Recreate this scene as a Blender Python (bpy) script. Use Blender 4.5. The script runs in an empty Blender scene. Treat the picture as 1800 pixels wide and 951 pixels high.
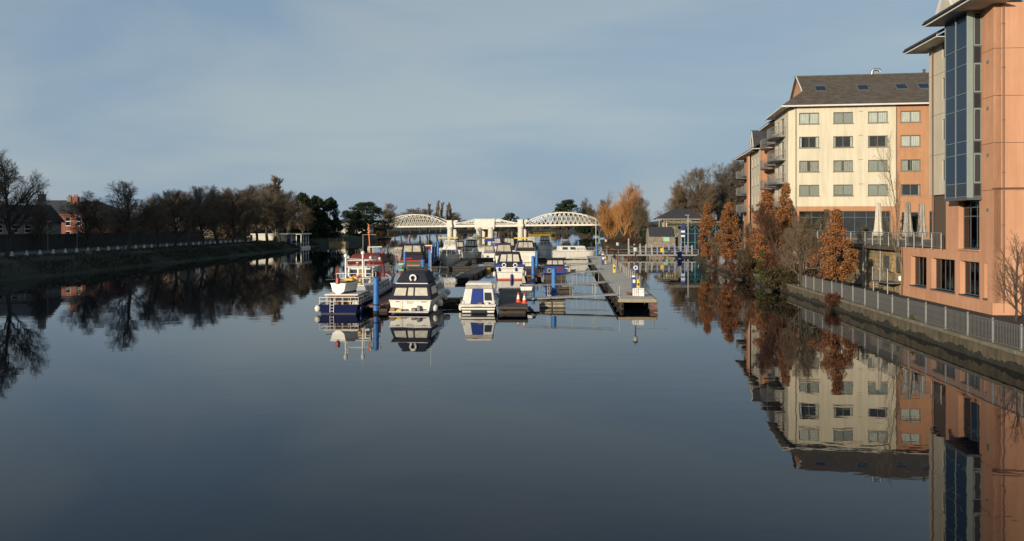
import bpy, bmesh, math, random
from mathutils import Vector, Matrix
R = math.radians
SC = bpy.context.scene
COL = SC.collection

# ------------------------------------------------------------------ camera, sky, sun, exposure
F, HZ, CH = 1413.0, 396.0, 6.0          # focal length in photo pixels, horizon row, eye height
cam = bpy.data.cameras.new('camera'); camo = bpy.data.objects.new('camera', cam); COL.objects.link(camo)
cam.sensor_width = 36; cam.lens = 36 * F / 1800; cam.shift_y = -(475.5 - HZ) / 1800
cam.clip_start = 0.2; cam.clip_end = 9000
camo.location = (0, 0, CH); camo.rotation_euler = (R(90), 0, 0)
SC.camera = camo
SUN_AZ, SUN_EL = R(37), R(10)           # azimuth: degrees to the left of straight behind the camera
w = bpy.data.worlds.new('World'); SC.world = w; w.use_nodes = True
nt = w.node_tree; nt.nodes.clear()
def N(t, typ, **kw):
    n = t.nodes.new(typ)
    for k, v in kw.items(): setattr(n, k, v)
    return n
wo = N(nt, 'ShaderNodeOutputWorld'); bg = N(nt, 'ShaderNodeBackground'); sky = N(nt, 'ShaderNodeTexSky')
sky.sky_type = 'NISHITA'; sky.sun_disc = False; sky.sun_elevation = SUN_EL
sky.sun_rotation = R(180) + SUN_AZ
sky.air_density = 1.0; sky.dust_density = 1.5; sky.ozone_density = 1.6; sky.altitude = 40
tc = N(nt, 'ShaderNodeTexCoord'); mp = N(nt, 'ShaderNodeMapping'); mp.inputs['Scale'].default_value = (0.9, 1.3, 3.6)
mp.inputs['Rotation'].default_value = (0.0, R(14), R(20))
ns = N(nt, 'ShaderNodeTexNoise'); ns.inputs['Scale'].default_value = 1.7; ns.inputs['Detail'].default_value = 5; ns.inputs['Roughness'].default_value = 0.5
ns.inputs['Distortion'].default_value = 0.4
rp = N(nt, 'ShaderNodeValToRGB'); rp.color_ramp.elements[0].position = 0.41; rp.color_ramp.elements[1].position = 0.60
rp.color_ramp.elements[0].color = (2.7, 3.8, 5.15, 1); rp.color_ramp.elements[1].color = (4.05, 4.8, 5.3, 1)
mx = N(nt, 'ShaderNodeMix', data_type='RGBA')
sx = N(nt, 'ShaderNodeSeparateXYZ'); mr = N(nt, 'ShaderNodeMapRange')      # thin cloud veil, thinner overhead than along the horizon
mr.inputs['From Min'].default_value = 0.0; mr.inputs['From Max'].default_value = 0.6; mr.inputs['To Min'].default_value = 0.86; mr.inputs['To Max'].default_value = 0.35
nt.links.new(tc.outputs['Generated'], sx.inputs['Vector']); nt.links.new(sx.outputs['Z'], mr.inputs['Value']); nt.links.new(mr.outputs['Result'], mx.inputs['Factor'])
nt.links.new(tc.outputs['Generated'], mp.inputs['Vector']); nt.links.new(mp.outputs['Vector'], ns.inputs['Vector'])
nt.links.new(ns.outputs['Fac'], rp.inputs['Fac']); nt.links.new(rp.outputs['Color'], mx.inputs['B'])
nt.links.new(sky.outputs['Color'], mx.inputs['A'])
nt.links.new(mx.outputs['Result'], bg.inputs['Color']); nt.links.new(bg.outputs['Background'], wo.inputs['Surface'])
bg.inputs['Strength'].default_value = 0.105
sl = bpy.data.lights.new('sun', 'SUN'); slo = bpy.data.objects.new('sun', sl); COL.objects.link(slo)
sl.energy = 5.0; sl.angle = R(0.6); sl.color = (1.0, 0.87, 0.68)
sv = Vector((-math.sin(SUN_AZ) * math.cos(SUN_EL), -math.cos(SUN_AZ) * math.cos(SUN_EL), math.sin(SUN_EL)))
slo.rotation_euler = (-sv).to_track_quat('-Z', 'Y').to_euler(); slo.location = (-40, -80, 60)
vs = SC.view_settings; vs.view_transform = 'Standard'; vs.look = 'None'; vs.exposure = 0.0; vs.gamma = 1.0; vs.use_curve_mapping = False
SC.display_settings.display_device = 'sRGB'
SC.cycles.max_bounces = 6; SC.cycles.transparent_max_bounces = 12; SC.cycles.diffuse_bounces = 2; SC.cycles.glossy_bounces = 3
SC.cycles.caustics_reflective = False; SC.cycles.caustics_refractive = False

def px(x, D): return (x - 900.0) / F * D          # photo column at depth D -> world X
def pz(y, D): return CH + (HZ - y) / F * D        # photo row at depth D -> world Z

# ------------------------------------------------------------------ materials
M = {}
def mat(name, col, rough=0.7, var=0.0, scale=3.0, metal=0.0, bump=0.0, bscale=None, stretch=(1, 1, 1), col2=None, spec=0.5, coat=0.0, island=None, streak=0.0):
    m = bpy.data.materials.new(name); m.use_nodes = True; t = m.node_tree
    b = t.nodes['Principled BSDF']; b.inputs['Roughness'].default_value = rough; b.inputs['Metallic'].default_value = metal
    b.inputs['Specular IOR Level'].default_value = spec; b.inputs['Coat Weight'].default_value = coat
    c = (*col, 1); b.inputs['Base Color'].default_value = c
    if var or col2 or bump or streak or island:
        tcn = N(t, 'ShaderNodeTexCoord'); mpn = N(t, 'ShaderNodeMapping'); mpn.inputs['Scale'].default_value = stretch
        t.links.new(tcn.outputs['Object'], mpn.inputs['Vector'])
        n1 = N(t, 'ShaderNodeTexNoise'); n1.inputs['Scale'].default_value = scale; n1.inputs['Detail'].default_value = 6; n1.inputs['Roughness'].default_value = 0.65
        t.links.new(mpn.outputs['Vector'], n1.inputs['Vector'])
        r1 = N(t, 'ShaderNodeValToRGB'); e = r1.color_ramp.elements
        e[0].position = 0.3; e[1].position = 0.7
        c2 = col2 or tuple(max(0, x * (1 - var)) for x in col)
        e[0].color = (*c2, 1); e[1].color = (*[min(1, x * (1 + var * 0.5)) for x in col], 1)
        src = r1.outputs['Color']
        t.links.new(n1.outputs['Fac'], r1.inputs['Fac'])
        if island:
            g = N(t, 'ShaderNodeNewGeometry'); ri = N(t, 'ShaderNodeValToRGB'); el = ri.color_ramp.elements
            el[0].color = (*island[0], 1); el[1].color = (*island[-1], 1)
            for k, cc in enumerate(island[1:-1]):
                q = el.new((k + 1) / (len(island) - 1)); q.color = (*cc, 1)
            t.links.new(g.outputs['Random Per Island'], ri.inputs['Fac'])
            src = ri.outputs['Color']
        if streak:
            mp2 = N(t, 'ShaderNodeMapping'); mp2.inputs['Scale'].default_value = (2.2, 2.2, 0.16)
            t.links.new(tcn.outputs['Object'], mp2.inputs['Vector'])
            n2 = N(t, 'ShaderNodeTexNoise'); n2.inputs['Scale'].default_value = 1.0; n2.inputs['Detail'].default_value = 7; n2.inputs['Roughness'].default_value = 0.7
            t.links.new(mp2.outputs['Vector'], n2.inputs['Vector'])
            r2 = N(t, 'ShaderNodeValToRGB'); r2.color_ramp.elements[0].position = 0.35; r2.color_ramp.elements[1].position = 0.62
            k = 1 - streak; r2.color_ramp.elements[0].color = (k, k * 0.97, k * 0.92, 1); r2.color_ramp.elements[1].color = (1, 1, 1, 1)
            t.links.new(n2.outputs['Fac'], r2.inputs['Fac'])
            mm = N(t, 'ShaderNodeMix', data_type='RGBA', blend_type='MULTIPLY'); mm.inputs['Factor'].default_value = 1
            t.links.new(src, mm.inputs['A']); t.links.new(r2.outputs['Color'], mm.inputs['B']); src = mm.outputs['Result']
        t.links.new(src, b.inputs['Base Color'])
        if bump:
            n3 = N(t, 'ShaderNodeTexNoise'); n3.inputs['Scale'].default_value = bscale or scale * 4; n3.inputs['Detail'].default_value = 5
            t.links.new(mpn.outputs['Vector'], n3.inputs['Vector'])
            bn = N(t, 'ShaderNodeBump'); bn.inputs['Strength'].default_value = 0.6; bn.inputs['Distance'].default_value = bump
            t.links.new(n3.outputs['Fac'], bn.inputs['Height']); t.links.new(bn.outputs['Normal'], b.inputs['Normal'])
    M[name] = m; return m
def leafmat(name, cols, rough=0.6, transl=0.25):
    m = mat(name, cols[0], rough, island=cols, spec=0.25); t = m.node_tree; b = t.nodes['Principled BSDF']; o = t.nodes['Material Output']
    tr = N(t, 'ShaderNodeBsdfTranslucent'); ms = N(t, 'ShaderNodeMixShader'); ms.inputs['Fac'].default_value = transl
    src = b.inputs['Base Color'].links[0].from_socket
    t.links.new(src, tr.inputs['Color']); t.links.new(b.outputs['BSDF'], ms.inputs[1]); t.links.new(tr.outputs['BSDF'], ms.inputs[2])
    t.links.new(ms.outputs['Shader'], o.inputs['Surface']); return m
def glassmat(name, tint=(0.93, 0.95, 0.94), ior=1.5, rough=0.01):
    m = bpy.data.materials.new(name); m.use_nodes = True; t = m.node_tree; t.nodes.clear(); o = N(t, 'ShaderNodeOutputMaterial')
    tr = N(t, 'ShaderNodeBsdfTransparent'); tr.inputs['Color'].default_value = (*tint, 1)
    gl = N(t, 'ShaderNodeBsdfGlossy'); gl.inputs['Roughness'].default_value = rough
    fr = N(t, 'ShaderNodeFresnel'); fr.inputs['IOR'].default_value = ior; ms = N(t, 'ShaderNodeMixShader')
    t.links.new(fr.outputs['Fac'], ms.inputs['Fac']); t.links.new(tr.outputs[0], ms.inputs[1]); t.links.new(gl.outputs[0], ms.inputs[2]); t.links.new(ms.outputs[0], o.inputs['Surface'])
    M[name] = m; return m
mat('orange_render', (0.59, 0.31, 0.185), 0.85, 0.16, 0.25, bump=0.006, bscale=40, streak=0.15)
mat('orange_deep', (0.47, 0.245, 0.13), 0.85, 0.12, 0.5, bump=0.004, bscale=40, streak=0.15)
mat('cream_render', (0.67, 0.61, 0.47), 0.85, 0.09, 0.3, bump=0.004, bscale=40, streak=0.17)
mat('stone_cream', (0.58, 0.53, 0.42), 0.85, 0.08, 0.4, bump=0.004, bscale=40, streak=0.12)
mat('joint', (0.10, 0.07, 0.05), 0.9)
mat('roof_slate', (0.105, 0.088, 0.072), 0.85, 0.45, 1.2, bump=0.02, bscale=6, stretch=(1, 1, 3))
mat('roof_dark', (0.045, 0.045, 0.05), 0.7, 0.35, 1.5, bump=0.02, bscale=8)
mat('soffit', (0.66, 0.64, 0.60), 0.6, 0.1, 1)
mat('frame_grey', (0.085, 0.10, 0.115), 0.45, 0.1, 2)
mat('frame_green', (0.22, 0.27, 0.255), 0.4, 0.08, 2)
mat('frame_white', (0.75, 0.74, 0.70), 0.45)
mat('frame_olive', (0.17, 0.165, 0.145), 0.5, 0.1, 2)
mat('sill', (0.23, 0.20, 0.16), 0.8, 0.25, 2)
glassmat('glass')
mat('glass_blue', (0.008, 0.022, 0.05), 0.08, spec=0.35)
mat('glass_dark', (0.010, 0.012, 0.014), 0.04, spec=0.6)
mat('glass_boat', (0.035, 0.04, 0.045), 0.06, spec=0.6)
mat('panel_black', (0.02, 0.021, 0.024), 0.25)
mat('interior', (0.035, 0.032, 0.03), 0.9, 0.5, 1.5)
mat('curtain_white', (0.66, 0.66, 0.60), 0.9, 0.12, 2)
mat('blind_grey', (0.36, 0.37, 0.33), 0.9, 0.1, 2)
mat('curtain_dim', (0.42, 0.41, 0.37), 0.9, 0.2, 3)
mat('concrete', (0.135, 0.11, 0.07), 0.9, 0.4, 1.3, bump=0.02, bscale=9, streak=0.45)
mat('coping', (0.18, 0.16, 0.115), 0.9, 0.35, 1.5, bump=0.01, bscale=12)
mat('moss', (0.022, 0.02, 0.012), 0.95, 0.6, 3, bump=0.03, bscale=14)
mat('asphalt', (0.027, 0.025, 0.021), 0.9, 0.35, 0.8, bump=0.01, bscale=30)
mat('galv', (0.34, 0.34, 0.33), 0.5, 0.2, 4, metal=0.35)
mat('galv_dark', (0.17, 0.17, 0.165), 0.55, 0.25, 4, metal=0.3)
mat('steel_black', (0.022, 0.022, 0.024), 0.4)
mat('pipe_brown', (0.16, 0.09, 0.06), 0.55)
mat('stone_yellow', (0.36, 0.26, 0.13), 0.9, 0.45, 1.6, bump=0.03, bscale=6)
mat('stone_grey', (0.25, 0.23, 0.19), 0.9, 0.45, 2.0, bump=0.04, bscale=5)
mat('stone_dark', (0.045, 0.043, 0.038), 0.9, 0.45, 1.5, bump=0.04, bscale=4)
mat('bollard_white', (0.5, 0.49, 0.46), 0.7, 0.15, 4)
mat('white_gel', (0.80, 0.785, 0.73), 0.38, 0.10, 1.5, coat=0.15, streak=0.14)
mat('white_dirty', (0.70, 0.675, 0.60), 0.45, 0.14, 2.0, streak=0.12)
mat('white_paint', (0.78, 0.77, 0.73), 0.5, 0.08, 2)
mat('white_iron', (0.64, 0.62, 0.56), 0.6, 0.12, 0.8, streak=0.12)
mat('white_iron_pier', (0.70, 0.66, 0.56), 0.7, 0.15, 0.8, streak=0.28)
mat('navy_paint', (0.004, 0.008, 0.058), 0.3, 0.2, 2, spec=0.15)
mat('navy_canvas', (0.014, 0.015, 0.032), 0.85, 0.3, 3, bump=0.01, bscale=8)
mat('blue_canvas', (0.018, 0.045, 0.24), 0.8, 0.25, 3, bump=0.01, bscale=8)
mat('black_canvas', (0.014, 0.014, 0.016), 0.85, 0.3, 3)
mat('grey_canvas', (0.20, 0.20, 0.20), 0.85, 0.2, 3)
mat('vinyl', (0.47, 0.43, 0.35), 0.25, 0.35, 2.5)
mat('vinyl_pale', (0.60, 0.56, 0.46), 0.25, 0.25, 2.5)
mat('pile_blue', (0.035, 0.19, 0.55), 0.5, 0.3, 2.5, streak=0.4)
mat('blue_sign', (0.02, 0.045, 0.20), 0.5)
mat('wood_deck', (0.068, 0.056, 0.045), 0.85, 0.35, 4, bump=0.01, stretch=(1, 1, 1))
mat('walk_deck', (0.56, 0.51, 0.42), 0.9, 0.22, 2.5, bump=0.008)
mat('wood_red', (0.20, 0.085, 0.05), 0.7, 0.35, 3)
mat('wood_varnish', (0.26, 0.12, 0.045), 0.4, 0.35, 4)
mat('wood_wet', (0.05, 0.038, 0.028), 0.7, 0.5, 3, bump=0.02)
mat('wood_pale', (0.34, 0.28, 0.18), 0.8, 0.25, 3)
mat('float_concrete', (0.36, 0.32, 0.23), 0.9, 0.4, 2, bump=0.02, streak=0.35)
mat('red_paint', (0.36, 0.028, 0.02), 0.4, 0.25, 2)
mat('maroon_paint', (0.21, 0.03, 0.024), 0.4, 0.25, 2)
mat('maroon_canvas', (0.16, 0.022, 0.018), 0.8, 0.3, 3)
mat('orange_paint', (0.72, 0.17, 0.03), 0.5, 0.2, 2)
mat('cone_orange', (0.75, 0.09, 0.02), 0.5, 0.1, 4)
mat('antifoul', (0.48, 0.10, 0.035), 0.7, 0.3, 2)
mat('boot_blue', (0.02, 0.06, 0.22), 0.5, 0.3, 2)
mat('yellow_paint', (0.70, 0.50, 0.06), 0.5, 0.2, 3)
mat('green_paint', (0.03, 0.085, 0.035), 0.45, 0.25, 2)
mat('green_steel', (0.05, 0.22, 0.17), 0.5, 0.2, 2)
mat('green_mint', (0.30, 0.58, 0.42), 0.5, 0.1, 2)
mat('grey_paint', (0.33, 0.335, 0.34), 0.45, 0.1, 2)
mat('rubber', (0.02, 0.02, 0.02), 0.7)
mat('fender_white', (0.66, 0.63, 0.55), 0.5, 0.12, 4)
mat('rope', (0.30, 0.26, 0.18), 0.9)
mat('brick_red', (0.25, 0.085, 0.055), 0.9, 0.3, 3, bump=0.01)
mat('house_white', (0.68, 0.66, 0.60), 0.85, 0.1, 0.7, streak=0.12)
mat('umbrella_canvas', (0.56, 0.51, 0.41), 0.9, 0.2, 3, bump=0.01)
mat('umbrella_grey', (0.36, 0.33, 0.28), 0.9, 0.2, 3, bump=0.01)
mat('alu', (0.62, 0.62, 0.60), 0.3, metal=0.9)
mat('bark', (0.062, 0.050, 0.036), 0.95, 0.4, 4, bump=0.02)
mat('bark_pale', (0.17, 0.14, 0.095), 0.95, 0.3, 4)
mat('twig_dark', (0.125, 0.10, 0.072), 0.95, 0.3, 1)
mat('twig_brown', (0.15, 0.108, 0.066), 0.95, 0.3, 1)
mat('twig_pale', (0.19, 0.14, 0.085), 0.95, 0.3, 1)
mat('twig_orange', (0.40, 0.19, 0.06), 0.95, 0.25, 1)
mat('twig_red', (0.13, 0.045, 0.028), 0.95, 0.3, 1)
leafmat('leaf_copper', [(0.38, 0.15, 0.052), (0.22, 0.085, 0.033), (0.50, 0.235, 0.085), (0.13, 0.06, 0.03), (0.42, 0.20, 0.08)])
leafmat('leaf_rust', [(0.11, 0.042, 0.022), (0.07, 0.028, 0.017), (0.15, 0.06, 0.028)])
mat('twig_umber', (0.105, 0.052, 0.030), 0.95, 0.3, 1)
leafmat('leaf_dark', [(0.018, 0.034, 0.014), (0.035, 0.058, 0.02), (0.012, 0.024, 0.012)])
leafmat('leaf_pine', [(0.022, 0.040, 0.018), (0.040, 0.060, 0.025), (0.016, 0.03, 0.015)])
leafmat('leaf_green', [(0.05, 0.085, 0.02), (0.09, 0.12, 0.03), (0.03, 0.055, 0.016), (0.14, 0.15, 0.045)])
leafmat('leaf_olive', [(0.055, 0.052, 0.02), (0.085, 0.066, 0.028), (0.04, 0.042, 0.018)])
leafmat('leaf_brown', [(0.075, 0.045, 0.022), (0.05, 0.032, 0.018), (0.10, 0.058, 0.026)])
leafmat('grass', [(0.022, 0.030, 0.010), (0.035, 0.038, 0.014), (0.016, 0.020, 0.009), (0.045, 0.036, 0.018)])
mat('bank_ground', (0.018, 0.026, 0.009), 0.95, 0.45, 0.5, bump=0.06, bscale=2.5, col2=(0.018, 0.015, 0.009))
mat('road_grey', (0.06, 0.06, 0.06), 0.85, 0.25, 1)
mat('field', (0.06, 0.075, 0.028), 0.95, 0.4, 0.02)
mat('hill', (0.045, 0.06, 0.045), 0.95, 0.4, 0.02)

# ------------------------------------------------------------------ mesh builder
class MB:
    def __init__(s): s.v = []; s.f = []
    def add(s, vs, fs):
        b = len(s.v); s.v += [tuple(q) for q in vs]; s.f += [tuple(b + i for i in q) for q in fs]; return s
    def box(s, x0, x1, y0, y1, z0, z1):
        return s.add([(x0, y0, z0), (x1, y0, z0), (x1, y1, z0), (x0, y1, z0), (x0, y0, z1), (x1, y0, z1), (x1, y1, z1), (x0, y1, z1)],
                     [(0, 3, 2, 1), (4, 5, 6, 7), (0, 1, 5, 4), (1, 2, 6, 5), (2, 3, 7, 6), (3, 0, 4, 7)])
    def hexa(s, q, q2):   # two matching quads -> solid
        return s.add(list(q) + list(q2), [(0, 3, 2, 1), (4, 5, 6, 7), (0, 1, 5, 4), (1, 2, 6, 5), (2, 3, 7, 6), (3, 0, 4, 7)])
    def poly(s, pts): return s.add(pts, [tuple(range(len(pts)))])
    def tube(s, pts, r, n=6, cap=True):
        P = [Vector(p) for p in pts]; k = len(P); rs = r if isinstance(r, (list, tuple)) else [r] * k
        base = len(s.v); up = None
        for i, p in enumerate(P):
            d = (P[min(i + 1, k - 1)] - P[max(i - 1, 0)])
            if d.length < 1e-9: d = Vector((0, 0, 1))
            d.normalize()
            if up is None: up = d.orthogonal().normalized()
            else:
                up = up - d * up.dot(d)
                up = up.normalized() if up.length > 1e-6 else d.orthogonal().normalized()
            e = d.cross(up)
            for j in range(n):
                a = 2 * math.pi * j / n
                s.v.append(tuple(p + (up * math.cos(a) + e * math.sin(a)) * rs[i]))
        for i in range(k - 1):
            for j in range(n):
                a = base + i * n + j; b = base + i * n + (j + 1) % n
                s.f.append((a, b, b + n, a + n))
        if cap and n > 2:
            s.f.append(tuple(base + j for j in reversed(range(n)))); s.f.append(tuple(base + (k - 1) * n + j for j in range(n)))
        return s
    def beam(s, p, q, wd, h, upv=(0, 0, 1)):
        p = Vector(p); q = Vector(q); d = (q - p).normalized(); u = Vector(upv); sd = d.cross(u)
        if sd.length < 1e-5: sd = d.orthogonal()
        sd.normalize(); u = sd.cross(d).normalized(); a = sd * wd / 2; b = u * h / 2
        return s.hexa([p - a - b, p + a - b, p + a + b, p - a + b], [q - a - b, q + a - b, q + a + b, q - a + b])
    def loft(s, rings, cap0=True, cap1=True, closed=True):
        base = len(s.v); n = len(rings[0])
        for r in rings: s.v += [tuple(p) for p in r]
        for i in range(len(rings) - 1):
            for j in range(n if closed else n - 1):
                a = base + i * n + j; b = base + i * n + (j + 1) % n; s.f.append((a, b, b + n, a + n))
        if cap0: s.f.append(tuple(base + j for j in reversed(range(n))))
        if cap1: s.f.append(tuple(base + (len(rings) - 1) * n + j for j in range(n)))
        return s
    def lathe(s, prof, n=10, c=(0, 0, 0), sx=1.0, sy=1.0, wob=None):
        rings = []
        for k, (r, z) in enumerate(prof):
            rings.append([(c[0] + math.cos(2 * math.pi * j / n) * r * sx * (wob(j, k) if wob else 1), c[1] + math.sin(2 * math.pi * j / n) * r * sy * (wob(j, k) if wob else 1), c[2] + z) for j in range(n)])
        return s.loft(rings)
    def prism(s, pts, z0, z1):
        return s.loft([[(x, y, z0) for x, y in pts], [(x, y, z1) for x, y in pts]])
    def torus(s, c, R_, r, axis='y', n=16, m=6, a0=0, a1=360):
        pts = []
        full = (a1 - a0) >= 360
        for i in range(n + 1):
            a = R(a0 + (a1 - a0) * i / n); q = (math.cos(a) * R_, math.sin(a) * R_)
            pts.append((c[0] + q[0], c[1], c[2] + q[1]) if axis == 'y' else ((c[0], c[1] + q[0], c[2] + q[1]) if axis == 'x' else (c[0] + q[0], c[1] + q[1], c[2])))
        return s.tube(pts, r, m, cap=not full)
    def build(s, name, m, parent=None, smooth=False, bevel=0.0, seg=2, loc=None):
        me = bpy.data.meshes.new(name); me.from_pydata(s.v, [], s.f); me.update()
        me.materials.append(M[m] if isinstance(m, str) else m)
        if smooth:
            me.polygons.foreach_set('use_smooth', [True] * len(me.polygons)); me.set_sharp_from_angle(angle=R(40))
        o = bpy.data.objects.new(name, me); COL.objects.link(o)
        if parent is not None: o.parent = parent
        if loc: o.location = loc
        if bevel:
            b = o.modifiers.new('bevel', 'BEVEL'); b.width = bevel; b.segments = seg; b.limit_method = 'ANGLE'; b.angle_limit = R(35)
        return o
def tag(o, label=None, cat=None, group=None, kind=None):
    if label: o['label'] = label
    if cat: o['category'] = cat
    if group: o['group'] = group
    if kind: o['kind'] = kind
    return o
def empty(name, loc=(0, 0, 0), rz=0.0, label=None, cat=None, group=None):
    o = bpy.data.objects.new(name, None); COL.objects.link(o); o.location = loc; o.rotation_euler = (0, 0, rz); o.empty_display_size = 0.3
    return tag(o, label, cat, group)
KIDS = {}
def copy_tree(o, parent=None, loc=None, rz=None, sc=None, label=None):
    c = o.copy(); COL.objects.link(c)
    if parent is not None: c.parent = parent
    if loc is not None: c.location = loc
    if rz is not None: c.rotation_euler = (0, 0, rz)
    if sc is not None: c.scale = sc if isinstance(sc, tuple) else (sc, sc, sc)
    if label: c['label'] = label
    for ch in list(o.children): copy_tree(ch, c)
    return c
def inst(me, name, parent, loc=(0, 0, 0), rz=0.0, sc=None):      # another object sharing mesh data
    o = bpy.data.objects.new(name, me); COL.objects.link(o); o.parent = parent; o.location = loc; o.rotation_euler = (0, 0, rz)
    if sc: o.scale = sc
    return o
ORD = ['first', 'second', 'third', 'fourth', 'fifth', 'sixth', 'seventh', 'eighth', 'ninth', 'tenth', 'eleventh', 'twelfth', 'thirteenth', 'fourteenth', 'fifteenth', 'sixteenth', 'seventeenth', 'eighteenth', 'nineteenth', 'twentieth']
def ordn(i):
    if i < 20: return ORD[i]
    return {20: 'twenty', 30: 'thirty', 40: 'forty'}[(i + 1) // 10 * 10] + '-' + ORD[(i + 1) % 10 - 1] if (i + 1) % 10 else {30: 'thirtieth', 40: 'fortieth', 50: 'fiftieth'}[i + 1]

# wall with openings in a vertical plane: P0 + u*ux, outward normal n, reveals of depth t
def wall(mb, P0, ux, n, u0, u1, z0, z1, ops=(), t=0.25):
    P0 = Vector(P0); ux = Vector(ux); n = Vector(n)
    us = sorted({u0, u1, *[a for o in ops for a in o[:2]]}); zs = sorted({z0, z1, *[a for o in ops for a in o[2:4]]})
    us = [a for a in us if u0 <= a <= u1]; zs = [a for a in zs if z0 <= a <= z1]
    def P(u, z, d=0): q = P0 + ux * u - n * d; return (q.x, q.y, z)
    def hole(a, b, c, d): return any(o[0] <= a + 1e-6 and o[1] >= b - 1e-6 and o[2] <= c + 1e-6 and o[3] >= d - 1e-6 for o in ops)
    for i in range(len(us) - 1):
        for j in range(len(zs) - 1):
            a, b, c, d = us[i], us[i + 1], zs[j], zs[j + 1]
            if hole(a, b, c, d): continue
            mb.poly([P(a, c), P(b, c), P(b, d), P(a, d)]); mb.poly([P(a, d, t), P(b, d, t), P(b, c, t), P(a, c, t)])
    for o in ops:
        a, b, c, d = o[:4]
        mb.poly([P(a, c), P(a, d), P(a, d, t), P(a, c, t)]); mb.poly([P(b, d), P(b, c), P(b, c, t), P(b, d, t)])
        mb.poly([P(b, c), P(a, c), P(a, c, t), P(b, c, t)]); mb.poly([P(a, d), P(b, d), P(b, d, t), P(a, d, t)])
    mb.poly([P(u0, z0), P(u0, z1), P(u0, z1, t), P(u0, z0, t)]); mb.poly([P(u1, z1), P(u1, z0), P(u1, z0, t), P(u1, z1, t)])
    mb.poly([P(u0, z1), P(u1, z1), P(u1, z1, t), P(u0, z1, t)]); mb.poly([P(u1, z0), P(u0, z0), P(u0, z0, t), P(u1, z0, t)])
    return mb
def slab(mb, P0, ux, n, u0, u1, z0, z1, d0, d1):   # block in the wall's frame; d = depth behind the face (negative: proud)
    P0 = Vector(P0); ux = Vector(ux); n = Vector(n)
    def P(u, z, d): q = P0 + ux * u - n * d; return (q.x, q.y, z)
    return mb.hexa([P(u0, z0, d0), P(u1, z0, d0), P(u1, z1, d0), P(u0, z1, d0)], [P(u0, z0, d1), P(u1, z0, d1), P(u1, z1, d1), P(u0, z1, d1)])
def window(root, P0, ux, n, u0, u1, z0, z1, depth=0.1, fw=0.06, cols=2, rows=1, fm='frame_olive', pm='glass', inside='curtain', cm='curtain_white', sill='sill', open_mid=0.0, rowz=None):
    f = MB(); d0, d1 = depth, depth + 0.06
    slab(f, P0, ux, n, u0, u0 + fw, z0, z1, d0, d1); slab(f, P0, ux, n, u1 - fw, u1, z0, z1, d0, d1)
    slab(f, P0, ux, n, u0 + fw, u1 - fw, z0, z0 + fw, d0, d1); slab(f, P0, ux, n, u0 + fw, u1 - fw, z1 - fw, z1, d0, d1)
    cu = [u0 + fw + (u1 - u0 - 2 * fw) * i / cols for i in range(cols + 1)]
    cz = rowz or [z0 + fw + (z1 - z0 - 2 * fw) * i / rows for i in range(rows + 1)]
    for a in cu[1:-1]: slab(f, P0, ux, n, a - fw / 2, a + fw / 2, z0 + fw, z1 - fw, d0 + 0.002, d1 - 0.002)
    for c in cz[1:-1]: slab(f, P0, ux, n, u0 + fw, u1 - fw, c - fw / 2, c + fw / 2, d0 + 0.004, d1 - 0.004)
    fo = f.build('window', fm, root)
    for i in range(cols):
        for j in range(len(cz) - 1):
            g = MB(); slab(g, P0, ux, n, cu[i] + (fw / 2 if i else 0), cu[i + 1] - (fw / 2 if i < cols - 1 else 0), cz[j], cz[j + 1], d0 + 0.025, d0 + 0.035); g.build('pane', pm, fo)
    if sill: slab(MB(), P0, ux, n, u0 - 0.08, u1 + 0.08, z0 - 0.09, z0, -0.07, depth + 0.01).build('sill', sill, fo)
    if pm == 'glass':
        slab(MB(), P0, ux, n, u0 - 0.1, u1 + 0.1, z0 - 0.1, z1 + 0.1, depth + 0.75, depth + 0.78).build('room', 'interior', fo)
        if inside == 'curtain':
            c = MB(); P0v = Vector(P0); uv = Vector(ux); nv = Vector(n); spans = [(u0, u1)] if not open_mid else [(u0, u0 + (u1 - u0) * (0.5 - open_mid / 2)), (u1 - (u1 - u0) * (0.5 - open_mid / 2), u1)]
            for a, b in spans:
                k = max(6, int((b - a) / 0.06)); ra = []; rb = []
                for i in range(k + 1):
                    u = a + (b - a) * i / k; q = P0v + uv * u - nv * (depth + 0.14 + 0.025 * math.sin(i * 1.9 + a * 7))
                    ra.append((q.x, q.y, z0)); rb.append((q.x, q.y, z1))
                c.loft([ra, rb], False, False, closed=False)
            c.build('curtain', cm, fo, smooth=True)
        elif inside == 'blind':
            slab(MB(), P0, ux, n, u0, u1, z0 + (z1 - z0) * open_mid, z1, depth + 0.12, depth + 0.13).build('blind', cm, fo)
    return fo

# ================================================================== THE SETTING
rng = random.Random(7)
def lerp_tab(tab, x):
    if x <= tab[0][0]: return tab[0][1]
    for (a, va), (b, vb) in zip(tab, tab[1:]):
        if x <= b: return va + (vb - va) * (x - a) / (b - a)
    return tab[-1][1]
XL_T = [(-100, -54), (100, -54), (215, -54), (232, -56), (250, -53.5), (275, -51), (300, -50), (330, -56), (400, -66), (470, -72), (600, -80), (700, -60), (760, -20)]
XR_T = [(-100, 8.1), (125, 29.5), (150, 33.2), (165, 34.5), (190, 31.5), (230, 29), (270, 31), (330, 40), (380, 50), (470, 62), (600, 40), (700, 0), (760, -20)]
def XL(D): return lerp_tab(XL_T, D)
def XR(D): return lerp_tab(XR_T, D)

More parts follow.
